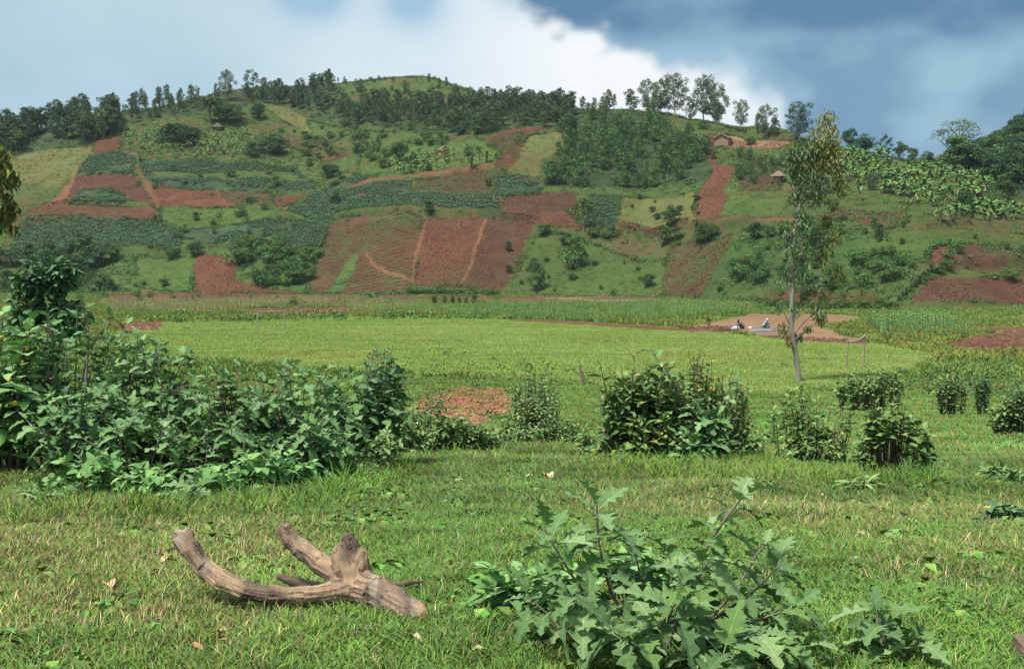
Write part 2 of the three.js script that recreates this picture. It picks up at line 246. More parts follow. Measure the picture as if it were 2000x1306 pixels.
// fine grain for the ground, tiled in metres
function grainTexture(seed, lo, streak) {
  const N = 256, d = new Uint8Array(N * N * 4), r = rng(seed), oct = [8, 16, 32, 64, 128].map((n) => { const g = new Float32Array(n * n).map(() => r()); return (u, v) => { const x = u * n, y = v * n, i = Math.floor(x), j = Math.floor(y), a = x - i, b = y - j, G = (p, q) => g[((q % n) + n) % n * n + ((p % n) + n) % n]; return mix(mix(G(i, j), G(i + 1, j), a), mix(G(i, j + 1), G(i + 1, j + 1), a), b); }; });
  for (let j = 0; j < N; j++) for (let i = 0; i < N; i++) {
    const u = i / N, v = j / N; let s = 0, w = 0; oct.forEach((f, k) => { const a = [0.6, 0.8, 1, 1, 0.9][k]; s += a * f(u, streak ? (v * streak) % 1 : v); w += a; });
    const x = clamp(((s / w) - 0.5) * 2.4 + 0.5), p = (j * N + i) * 4, q = Math.round(255 * mix(lo, 1, x));
    d[p] = d[p + 1] = d[p + 2] = q; d[p + 3] = 255;
  }
  const t = new THREE.DataTexture(d, N, N); t.wrapS = t.wrapT = THREE.RepeatWrapping; t.magFilter = THREE.LinearFilter; t.minFilter = THREE.LinearMipmapLinearFilter; t.generateMipmaps = true; t.needsUpdate = true; return t;
}
const grain = grainTexture(5, 0.62), grain2 = grainTexture(9, 0.55, 2);
const groundMat = (bump, t = grain) => new THREE.MeshPhysicalMaterial({ vertexColors: true, roughness: 1, metalness: 0, specularIntensity: 0.2, map: t, bumpMap: t, bumpScale: bump });
const matSoil = groundMat(0.35), matGrassFar = groundMat(0.5), matNear = groundMat(0.04), matPitch = groundMat(0.06);
matSoil.name = 'tilled soil'; matGrassFar.name = 'rough grass'; matNear.name = 'turf'; matPitch.name = 'mown grass';
{
  const rows = [];
  for (let d = 2.4; d < 64; d *= 1.032) rows.push(d);
  for (let d = 64; d < 172; d *= 1.0095) rows.push(d);
  for (let d = 172; d < 335; d += 0.62) rows.push(d);
  for (let d = 335, s = 0.65; d < 625; d += s, s *= 1.013) rows.push(d);
  for (let d = 640; d < 1150; d += 22) rows.push(d);
  const cols = [];
  for (let a = -1.4; a < -0.5; a += 0.03) cols.push(a);
  for (let i = 0; i <= 740; i++) cols.push(mix(-0.49, 0.49, i / 740));
  for (let a = 0.515; a <= 1.4; a += 0.03) cols.push(a);
  const nr = rows.length, nc = cols.length, P = new Float32Array(nr * nc * 3), C = new Float32Array(nr * nc * 3), U = new Float32Array(nr * nc * 2), N = new Float32Array(nr * nc * 3);
  for (let r = 0; r < nr; r++) for (let c = 0; c < nc; c++) {
    const d = rows[r], x = cols[c] * d, i = r * nc + c, q = plotNear(x, d);
    P.set([x, ground(x, d), -d], i * 3);
    const col = coverColor(q ? q.cover : looseCover(x, d), x, d);
    C.set(col.map((v) => v * 1.25), i * 3); const us = 3.1; U.set([x / us, -d / us], i * 2);
  }
  const region = new Map();                                        // mesh per named plot, the rest by distance
  for (let r = 0; r < nr - 1; r++) for (let c = 0; c < nc - 1; c++) {
    const x = (cols[c] + cols[c + 1]) / 2 * (rows[r] + rows[r + 1]) / 2, d = (rows[r] + rows[r + 1]) / 2, q = plotNear(x, d);
    const key = q && q.name ? q.id : d < 66 ? 'grassy_bank' : hillAt(x / d, d) === null ? 'valley_floor' : 'hillside';
    if (!region.has(key)) region.set(key, []);
    region.get(key).push(r * nc + c);
  }
  // smooth normals over the whole sheet
  for (let r = 0; r < nr; r++) for (let c = 0; c < nc; c++) {
    const i = r * nc + c, l = (r * nc + Math.max(0, c - 1)) * 3, g = (r * nc + Math.min(nc - 1, c + 1)) * 3, n = (Math.max(0, r - 1) * nc + c) * 3, f = (Math.min(nr - 1, r + 1) * nc + c) * 3;
    const ax = P[g] - P[l], ay = P[g + 1] - P[l + 1], az = P[g + 2] - P[l + 2], bx = P[f] - P[n], by = P[f + 1] - P[n + 1], bz = P[f + 2] - P[n + 2];
    const x = ay * bz - az * by, y = az * bx - ax * bz, z = ax * by - ay * bx, m = Math.hypot(x, y, z) || 1; N.set([x / m, y / m, z / m], i * 3);
  }
  for (const [key, cells] of region) {
    const map = new Map(), p = [], n = [], co = [], u = [], idx = [], id = (i) => { let k = map.get(i); if (k === undefined) { k = map.size; map.set(i, k); p.push(P[i * 3], P[i * 3 + 1], P[i * 3 + 2]); n.push(N[i * 3], N[i * 3 + 1], N[i * 3 + 2]); co.push(C[i * 3], C[i * 3 + 1], C[i * 3 + 2]); u.push(U[i * 2], U[i * 2 + 1]); } return k; };
    for (const c of cells) { const a = id(c), b = id(c + 1), e = id(c + nc), f = id(c + nc + 1); idx.push(a, b, f, a, f, e); }
    const g = new THREE.BufferGeometry();
    g.setAttribute('position', new THREE.Float32BufferAttribute(p, 3)); g.setAttribute('normal', new THREE.Float32BufferAttribute(n, 3)); g.setAttribute('color', new THREE.Float32BufferAttribute(co, 3)); g.setAttribute('uv', new THREE.Float32BufferAttribute(u, 2)); g.setIndex(idx);
    const q = typeof key === 'number' ? plots[key] : null, soil = q && /soil|track|rubble|clay|sprout/.test(q.cover);
    const LB = { grassy_bank: 'grassy bank sloping from the camera down to the football field', valley_floor: 'flat valley floor of rough grass and crops around the football field', hillside: 'hill covered with small plots, paths and trees' };
    top(q ? q.name : key, g, key === 'grassy_bank' || (q && q.cover === 'rubble') ? matNear : q && q.cover === 'pitch' ? matPitch : soil ? matSoil : matGrassFar, q ? q.label : LB[key], null, null, 'structure');
  }
  const far = new THREE.CircleGeometry(5000, 48); far.rotateX(-Math.PI / 2); far.translate(0, -60, 0);
  top('ground', far, new THREE.MeshStandardMaterial({ color: new THREE.Color(0.09, 0.13, 0.05), roughness: 1 }), 'green lowland around the hill', null, null, 'structure');
}

// ---------------------------------------------------------------- mesh builder
class MB {
  constructor() { this.p = []; this.c = []; this.i = []; this.u = []; this.n = 0; }
  v(x, y, z, c, u = 0, w = 0) { this.p.push(x, y, z); this.c.push(c[0], c[1], c[2]); this.u.push(u, w); return this.n++; }
  tri(a, b, c) { this.i.push(a, b, c); }
  quad(a, b, c, d) { this.i.push(a, b, c, a, c, d); }
  geo() {
    const g = new THREE.BufferGeometry(); g.setAttribute('position', new THREE.Float32BufferAttribute(this.p, 3)); g.setAttribute('color', new THREE.Float32BufferAttribute(this.c, 3)); g.setAttribute('uv', new THREE.Float32BufferAttribute(this.u, 2)); g.setIndex(this.i); g.computeVertexNormals(); return g;
  }
  tube(pts, r0, r1, col, seg = 6, wob = 0, r = R0) {                // tapered tube through pts
    const n = pts.length, rings = [];
    let ref = Math.abs(pts[1].clone().sub(pts[0]).normalize().y) > 0.9 ? V(1, 0, 0) : V(0, 1, 0);
    for (let k = 0; k < n; k++) {
      const t = pts[Math.min(n - 1, k + 1)].clone().sub(pts[Math.max(0, k - 1)]).normalize(), s = t.clone().cross(ref).normalize(), b = s.clone().cross(t).normalize(), rad0 = mix(r0, r1, k / (n - 1)); ref = b.clone();
      const ring = [];
      for (let j = 0; j < seg; j++) { const an = j / seg * Math.PI * 2, rad = rad0 * (1 + (wob ? (r() - 0.5) * wob : 0)), q = pts[k].clone().addScaledVector(s, Math.cos(an) * rad).addScaledVector(b, Math.sin(an) * rad), f = 0.88 + 0.24 * r(); ring.push(this.v(q.x, q.y, q.z, col.map((v) => v * f), j / seg, k)); }
      rings.push(ring);
    }
    for (let k = 0; k < n - 1; k++) for (let j = 0; j < seg; j++) { const a = rings[k][j], b = rings[k][(j + 1) % seg], c = rings[k + 1][(j + 1) % seg], d = rings[k + 1][j]; this.quad(a, d, c, b); }
    const e = pts[n - 1], ce = this.v(e.x, e.y, e.z, col); for (let j = 0; j < seg; j++) this.tri(rings[n - 1][j], ce, rings[n - 1][(j + 1) % seg]);
    return this;
  }
  leaf(o, dir, nor, len, wid, col, bend = 0.25) {                   // a small bent leaf of two pairs of faces
    const s = dir.clone().cross(nor).normalize(), n = s.clone().cross(dir).normalize(), m = o.clone().addScaledVector(dir, len * 0.5).addScaledVector(n, len * bend * 0.4), t = o.clone().addScaledVector(dir, len * 0.97).addScaledVector(n, -len * bend * 0.5);
    const a = this.v(o.x, o.y, o.z, col), b = this.v(m.x + s.x * wid / 2, m.y + s.y * wid / 2, m.z + s.z * wid / 2, col), c = this.v(t.x, t.y, t.z, col), d = this.v(m.x - s.x * wid / 2, m.y - s.y * wid / 2, m.z - s.z * wid / 2, col);
    this.i.push(a, b, c, a, c, d);
  }
}
const rdir = (r) => { const z = r() * 2 - 1, t = r() * Math.PI * 2, q = Math.sqrt(1 - z * z); return V(q * Math.cos(t), z, q * Math.sin(t)); };
// leaves spread through an ellipsoid, thicker towards its skin
function cloud(mb, c, rx, ry, rz, n, size, pal, r, o = {}) {
  const tone = 0.62 + 0.76 * r();
  for (let k = 0; k < n; k++) {
    const d = rdir(r); if (o.dome && d.y < -0.25) d.y *= -0.6;
    const q = 0.45 + 0.6 * Math.pow(r(), 0.6), p = V(c.x + d.x * rx * q, c.y + d.y * ry * q, c.z + d.z * rz * q);
    const nor = d.clone().addScaledVector(rdir(r), 0.75).add(V(0, 0.35, 0)).normalize();
    let dir = rdir(r); dir.addScaledVector(nor, -dir.dot(nor)).normalize(); if (o.droop) dir.lerp(V(0, -1, 0), o.droop).normalize();
    const col = pick(pal, r), f = tone * (0.75 + 0.5 * r()), L = size * (0.7 + 0.6 * r());
    mb.leaf(p, dir, nor, L, L * (o.wide ?? 0.62), col.map((v) => v * f), 0.3);
  }
}
const leafMat = (name, rough = 0.75, through = 0) => { const m = through ? new THREE.MeshPhysicalMaterial({ vertexColors: true, roughness: 0.95, transmission: through, thickness: 0, side: THREE.DoubleSide, specularIntensity: 0.5 }) : new THREE.MeshPhysicalMaterial({ vertexColors: true, roughness: rough, specularIntensity: 0.22, side: THREE.DoubleSide }); m.name = name; return m; };
const matLeaf = leafMat('far leaves'), matBark = new THREE.MeshStandardMaterial({ vertexColors: true, roughness: 0.95 }); matBark.name = 'bark';
const PAL = {
  euc: [[0.08, 0.135, 0.065], [0.1, 0.155, 0.075], [0.13, 0.175, 0.08], [0.07, 0.11, 0.055]], young: [[0.075, 0.16, 0.055], [0.1, 0.185, 0.06], [0.06, 0.12, 0.045], [0.125, 0.205, 0.065]],
  dark: [[0.045, 0.1, 0.04], [0.06, 0.12, 0.045], [0.04, 0.08, 0.035], [0.075, 0.135, 0.05]], shrub: [[0.07, 0.15, 0.045], [0.09, 0.175, 0.05], [0.055, 0.115, 0.04], [0.12, 0.2, 0.055]],
  lime: [[0.12, 0.19, 0.045], [0.09, 0.15, 0.04], [0.15, 0.2, 0.05]], crop: [[0.08, 0.15, 0.07], [0.1, 0.175, 0.085], [0.065, 0.125, 0.06]], grass: [[0.14, 0.22, 0.05], [0.17, 0.245, 0.06], [0.115, 0.185, 0.045]],
};
const BARK = [0.17, 0.14, 0.11], BARK_DARK = [0.09, 0.07, 0.055], BARK_PALE = [0.33, 0.29, 0.24];

// ---- prototypes of unit height: { trunk, crown }
function limbs(mb, H, r, col, r0, spots) {
  const bend = V(rr(-0.04, 0.04, r), 0, rr(-0.04, 0.04, r)), tp = [];
  for (let k = 0; k <= 6; k++) { const t = k / 6; tp.push(V(bend.x * Math.sin(t * 3) + rr(-0.006, 0.006, r), t * H - 0.02, bend.z * Math.sin(t * 2.4))); }
  mb.tube(tp, r0, r0 * 0.22, col, 6, 0.2, r);
  for (const s of spots) { const y = clamp(s.y - Math.hypot(s.x, s.z) * 0.8, 0.12, H * 0.97), b = V(bend.x * Math.sin(y / H * 3), y, bend.z * Math.sin(y / H * 2.4)), m = b.clone().lerp(s, 0.55).add(V(0, 0.015, 0)); mb.tube([b, m, s], r0 * 0.4, r0 * 0.1, col, 4, 0.1, r); }
  return tp;
}
function protoEuc(seed, o = {}) {
  const r = rng(seed), t = new MB(), c = new MB(), spots = [], n = o.clumps ?? 13, lo = o.lo ?? 0.3, w = o.w ?? 0.17;
  for (let k = 0; k < n; k++) { const y = mix(lo, 0.93, (k + 0.5) / n), env = w * (0.55 + 0.75 * Math.sin(Math.PI * clamp((y - lo * 0.7) / (1.08 - lo * 0.7)))), an = k * 2.4 + r(), q = env * rr(0.3, 0.95, r); spots.push(V(Math.cos(an) * q, y, Math.sin(an) * q)); }
  limbs(t, 0.93, r, o.bark ?? BARK, o.r0 ?? 0.018, spots);
  for (const s of spots) { const k = rr(0.7, 1.25, r) * (o.clump ?? 1); cloud(c, s, 0.085 * k, 0.075 * k, 0.085 * k, o.n ?? 80, o.leaf ?? 0.048, o.pal ?? PAL.euc, r, { droop: 0.35, wide: 0.5 }); }
  cloud(c, V(0, 0.95, 0), 0.05, 0.06, 0.05, 40, o.leaf ?? 0.042, o.pal ?? PAL.euc, r, { droop: 0.2, wide: 0.5 });
  return { trunk: t.geo(), crown: c.geo() };
}
function protoBroad(seed, o = {}) {
  const r = rng(seed), t = new MB(), c = new MB(), spots = [], n = o.clumps ?? 15, w = o.w ?? 0.42, lo = o.lo ?? 0.28;
  for (let k = 0; k < n; k++) { const d = rdir(r); d.y = Math.abs(d.y) * 1.0 - 0.12; const q = rr(0.55, 0.85, r); spots.push(V(d.x * w * q, lo + 0.17 + (1 - lo - 0.3) * clamp(d.y * q * 1.15 + 0.1), d.z * w * q)); }
  limbs(t, 0.6, r, o.bark ?? BARK_DARK, o.r0 ?? 0.035, spots.slice(0, 9));
  for (const s of spots) { const k = rr(0.75, 1.2, r) * (o.clump ?? 1); cloud(c, s, 0.18 * k * w / 0.42, 0.13 * k, 0.18 * k * w / 0.42, o.n ?? 75, o.leaf ?? 0.065, o.pal ?? PAL.dark, r, { dome: 1 }); }
  cloud(c, V(0, lo + 0.3 * (1 - lo), 0), w * 0.6, 0.25, w * 0.6, 180, (o.leaf ?? 0.05) * 1.3, o.pal ?? PAL.dark, r);
  return { trunk: t.geo(), crown: c.geo() };
}
function protoShrub(seed, o = {}) {
  const r = rng(seed), t = new MB(), c = new MB(), w = o.w ?? 0.62, n = o.clumps ?? 11;
  for (let k = 0; k < n; k++) {
    const an = k * 2.4 + r(), q = w * rr(0.1, 0.8, r), s = V(Math.cos(an) * q, rr(0.3, 0.85, r) * (1.05 - 0.55 * (q / w) ** 2), Math.sin(an) * q), z = rr(0.75, 1.25, r);
    t.tube([V(s.x * 0.15, -0.05, s.z * 0.15), V(s.x * 0.6, s.y * 0.55, s.z * 0.6), s], 0.022, 0.008, BARK_DARK, 4, 0.1, r);
    cloud(c, s, 0.23 * z, 0.19 * z, 0.23 * z, o.n ?? 105, o.leaf ?? 0.07, o.pal ?? PAL.shrub, r, { dome: 1 });
  }
  cloud(c, V(0, 0.3, 0), w * 0.75, 0.3, w * 0.75, 200, (o.leaf ?? 0.07) * 1.3, o.pal ?? PAL.shrub, r);
  return { trunk: t.geo(), crown: c.geo() };
}
function bananaLeaf(mb, base, an, up, len, wid, col, r) {             // an arching blade with a folded midrib
  const N = 6, pale = col.map((v) => v * 1.35), L = [], M = [], Rr = [];
  for (let k = 0; k <= N; k++) {
    const t = k / N, ho = len * (t * Math.cos(up) + 0.16 * t * t), ve = len * (t * Math.sin(up) - 0.62 * t * t * (0.55 + 0.6 * Math.cos(up))), w = wid * (t < 0.12 ? 0.12 : Math.sin(Math.PI * clamp(0.12 + 0.86 * t)) ** 0.6) * (0.85 + 0.3 * r()), c = V(base.x + Math.cos(an) * ho, base.y + ve, base.z + Math.sin(an) * ho), sx = -Math.sin(an) * w / 2, sz = Math.cos(an) * w / 2, f = 0.85 + 0.3 * r();
    L.push(mb.v(c.x + sx, c.y - w * 0.16, c.z + sz, col.map((v) => v * f))); M.push(mb.v(c.x, c.y + w * 0.08, c.z, pale)); Rr.push(mb.v(c.x - sx, c.y - w * 0.16, c.z - sz, col.map((v) => v * f)));
  }
  for (let k = 0; k < N; k++) { mb.quad(L[k], M[k], M[k + 1], L[k + 1]); mb.quad(M[k], Rr[k], Rr[k + 1], M[k + 1]); }
}
function protoBanana(seed) {
  const r = rng(seed), t = new MB(), c = new MB(), stems = seed % 2 ? 2 : 1;
  for (let s = 0; s < stems; s++) {
    const b = V(s * 0.22, 0, s * -0.15), top = V(b.x + rr(-0.05, 0.05, r), rr(0.46, 0.58, r) * (s ? 0.7 : 1), b.z + rr(-0.05, 0.05, r));
    t.tube([b.clone().setY(-0.05), b.clone().lerp(top, 0.5), top], 0.045, 0.028, [0.16, 0.17, 0.08], 6, 0.1, r);
    const n = 8; for (let k = 0; k < n; k++) bananaLeaf(c, top.clone().setY(top.y + 0.02), k * 2.4 + r(), mix(1.35, 0.35, k / n) + rr(-0.1, 0.1, r), rr(0.42, 0.58, r) * (s ? 0.8 : 1), rr(0.12, 0.17, r), pick([[0.1, 0.185, 0.055], [0.13, 0.22, 0.065], [0.075, 0.145, 0.045], [0.17, 0.24, 0.09]], r), r);
    bananaLeaf(c, top.clone().setY(top.y - 0.03), r() * 6, -0.9, 0.3, 0.08, [0.25, 0.2, 0.1], r);
  }
  return { trunk: t.geo(), crown: c.geo() };
}
function protoPalm(seed) {
  const r = rng(seed), t = new MB(), c = new MB();
  t.tube([V(0, -0.03, 0), V(0.01, 0.3, 0), V(0, 0.62, 0.01)], 0.05, 0.035, BARK, 7, 0.2, r);
  for (let k = 0; k < 26; k++) {
    const an = k * 2.4 + r(), up = mix(1.3, -0.35, k / 26), len = rr(0.38, 0.48, r);
    for (let s = 1; s <= 9; s++) { const tt = s / 9, ho = len * tt * Math.cos(up * (1 - 0.2 * tt)), ve = len * (tt * Math.sin(up) - 0.5 * tt * tt), p = V(Math.cos(an) * ho, 0.63 + ve, Math.sin(an) * ho); for (const sd of [-1, 1]) c.leaf(p, V(-Math.sin(an) * sd + Math.cos(an) * 0.7, -0.45, Math.cos(an) * sd + Math.sin(an) * 0.7).normalize(), V(0, 1, 0), 0.15 * (1.1 - 0.5 * tt), 0.04, pick(PAL.dark, r), 0.2); }
  }
  return { trunk: t.geo(), crown: c.geo() };
}
const seeds = (n, f) => Array.from({ length: n }, (_, k) => f(k));
const PROTO = {
  euc: seeds(5, (k) => protoEuc(100 + k, { w: 0.13 + 0.03 * (k % 3), lo: 0.25 + 0.06 * (k % 2) })), airy: seeds(4, (k) => protoEuc(140 + k, { w: 0.27, lo: 0.2, clumps: 30, clump: 1.05, n: 95, leaf: 0.036, r0: 0.016, bark: BARK_PALE })),
  young: seeds(5, (k) => protoEuc(180 + k, { w: 0.24, lo: 0.14, clumps: 14, clump: 1.5, n: 80, leaf: 0.06, pal: PAL.young })), dark: seeds(4, (k) => protoBroad(200 + k, { w: 0.36 + 0.05 * (k % 2), lo: 0.06, clumps: 20, n: 110, leaf: 0.05 })), round: seeds(3, (k) => protoBroad(230 + k, { w: 0.5, lo: -0.08, clumps: 26, n: 130, leaf: 0.05, clump: 1.1 })),
  shrub: seeds(5, (k) => protoShrub(260 + k, {})), darkShrub: seeds(3, (k) => protoShrub(280 + k, { pal: PAL.dark, w: 0.52 })), lime: [protoBroad(301, { w: 0.5, lo: 0.36, pal: PAL.lime, clumps: 14, n: 70, bark: BARK })],
  banana: seeds(5, (k) => protoBanana(320 + k)), palm: [protoPalm(340)], wide: [protoBroad(345, { w: 0.62, lo: 0.34, clumps: 17, clump: 0.8, n: 60, leaf: 0.035, pal: PAL.euc })], column: seeds(3, (k) => protoEuc(360 + k, { w: 0.2, lo: 0.08, clumps: 16, clump: 1.9, n: 60, leaf: 0.075, pal: PAL.dark })),
};
const crownMats = [[1, 1, 1], [0.78, 0.84, 0.86], [1.25, 1.18, 0.95], [0.95, 1.05, 1.08], [1.1, 1.0, 0.85]].map((c) => { const m = matLeaf.clone(); m.color.setRGB(...c); m.name = 'leaves'; return m; });
let plantCount = 0;
function plantAt(kind, name, p, h, label, category, group, sx = 1) {   // trunk and crown share their geometry with every plant of the kind
  const list = PROTO[kind], g = list[plantCount++ % list.length], o = thing(name, label, category, p, group);
  part(/banana/.test(kind) ? 'pseudostem' : /hrub/.test(kind) ? 'stem' : 'trunk', g.trunk, matBark, o); part(/hrub/.test(kind) ? 'foliage' : 'crown', g.crown, crownMats[Math.floor(h2(plantCount, 17) * 5)], o);
  o.rotation.y = R0() * 6.28; o.scale.set(h * sx, h, h * sx); return o;
}
// base pixel, height in pixels
function plant(kind, name, px, py, hpx, label, category, group, sx) { const p = at(px, py); return plantAt(kind, name, p, hpx / F * -p.z, label, category, group, sx); }
// n spots inside a polygon of pixels, in world units, kept apart
function spotsIn(corners, n, gap, seed, reject) {
  const q = corners.split(' ').map((c) => { const [x, y] = c.split(',').map(Number), g = at(x, y); return [g.x, -g.z]; }), r = rng(seed), xs = q.map((p) => p[0]), ds = q.map((p) => p[1]), out = [];
  for (let k = 0; k < n * 60 && out.length < n; k++) { const x = mix(Math.min(...xs), Math.max(...xs), r()), d = mix(Math.min(...ds), Math.max(...ds), r()); if (!inside(q, x, d) || (reject && reject(x, d))) continue; if (out.some((s) => (s.x - x) ** 2 + (s.z + d) ** 2 < gap * gap)) continue; out.push(onGround(x, -d)); }
  return out;
}
function wood(kind, name, corners, n, gap, h0, h1, seed, label, category, group, sx = 1) { const r = rng(seed + 5), low = /hrub/.test(kind); for (const p of spotsIn(corners, n, gap * 0.8, seed, (x, d) => fbm(x * 0.07 + seed, d * 0.07, 3) < (low ? 0.49 : /banana/.test(kind) ? 0.3 : 0.4))) plantAt(kind, name, p, mix(h0 * 0.85, h1 * 1.12, Math.pow(r(), 1.3)), label, category, group, sx * mix(0.75, 1.35, r())); }

// ---------------------------------------------------------------- woods and trees on the hill
wood('euc', 'broadleaf_tree', '-60,262 60,250 170,228 222,232 240,262 200,277 70,293 20,303 -60,310', 125, 3.4, 6, 11, 11, 'dense dark green tree in the wood at the left end of the hill', 'tree', 'trees of the dark wood at the left end of the hill', 1.5);
wood('euc', 'eucalyptus_tree', '120,236 190,224 330,203 420,195 440,208 400,220 330,232 240,246', 46, 4.5, 5, 10, 12, 'slender eucalyptus in the thin row along the left skyline', 'tree', 'eucalyptus along the left skyline', 0.95);
wood('euc', 'eucalyptus_tree', '470,196 520,180 640,158 650,200 690,236 620,222 560,208', 54, 3.6, 4, 9, 13, 'grey-green eucalyptus in the wood left of the upper meadow', 'tree', 'eucalyptus left of the upper meadow', 1.15);
wood('euc', 'eucalyptus_tree', '640,205 760,204 900,200 1000,206 1090,214 1110,255 1050,246 960,262 860,258 760,246 690,248', 175, 3.6, 4, 8, 14, 'grey-green eucalyptus in the broad wood below the hilltop', 'tree', 'eucalyptus in the broad wood below the hilltop', 1.3);
wood('young', 'young_tree', '1090,232 1280,226 1330,262 1395,300 1392,345 1300,360 1180,366 1062,362 1066,322 1110,290', 135, 3.4, 3, 6.5, 15, 'young bushy tree in the plantation on the middle of the hill', 'young tree', 'young trees of the plantation on the middle of the hill');
wood('euc', 'eucalyptus_tree', '940,204 1050,206 1150,212 1260,216 1300,226 1150,230 1000,222', 40, 4.5, 4.5, 9, 16, 'small eucalyptus on the skyline between the hilltop and the tall group', 'tree', 'eucalyptus on the skyline right of the hilltop', 1.15);
wood('young', 'young_tree', '1440,304 1500,302 1535,330 1590,380 1480,388 1442,350', 30, 2.4, 2.2, 4.2, 17, 'leafy young tree in the grove between mud house and thatched hut', 'young tree', 'young trees between the mud house and the thatched hut');
wood('dark', 'broadleaf_tree', '1850,322 2080,300 2080,380 1990,378 1900,345', 42, 4, 8, 13, 18, 'dark tree in the wood in the gap at the right edge', 'tree', 'dark trees in the gap at the right edge');
wood('dark', 'broadleaf_tree', '1905,318 2000,258 2090,240 2090,345 1940,350', 46, 5, 7, 11, 19, 'dark tree on the farther hill rising at the right edge', 'tree', 'trees of the farther hill at the right edge');
for (const [x, y, h, w] of [[660, 152, 12, 1], [640, 156, 20, 1], [672, 150, 14, 1], [740, 156, 12, 1.4], [768, 158, 12, 1.4], [838, 164, 24, 0.9], [858, 168, 20, 0.9], [872, 171, 24, 0.9], [890, 182, 22, 1], [918, 196, 30, 1.5], [940, 205, 38, 1], [995, 208, 45, 0.9], [966, 208, 38, 1]]) plant('euc', 'skyline_tree', x, y + 3, h, 'small tree standing on the skyline of the hilltop meadow', 'tree', 'small trees on the skyline of the hilltop', w);
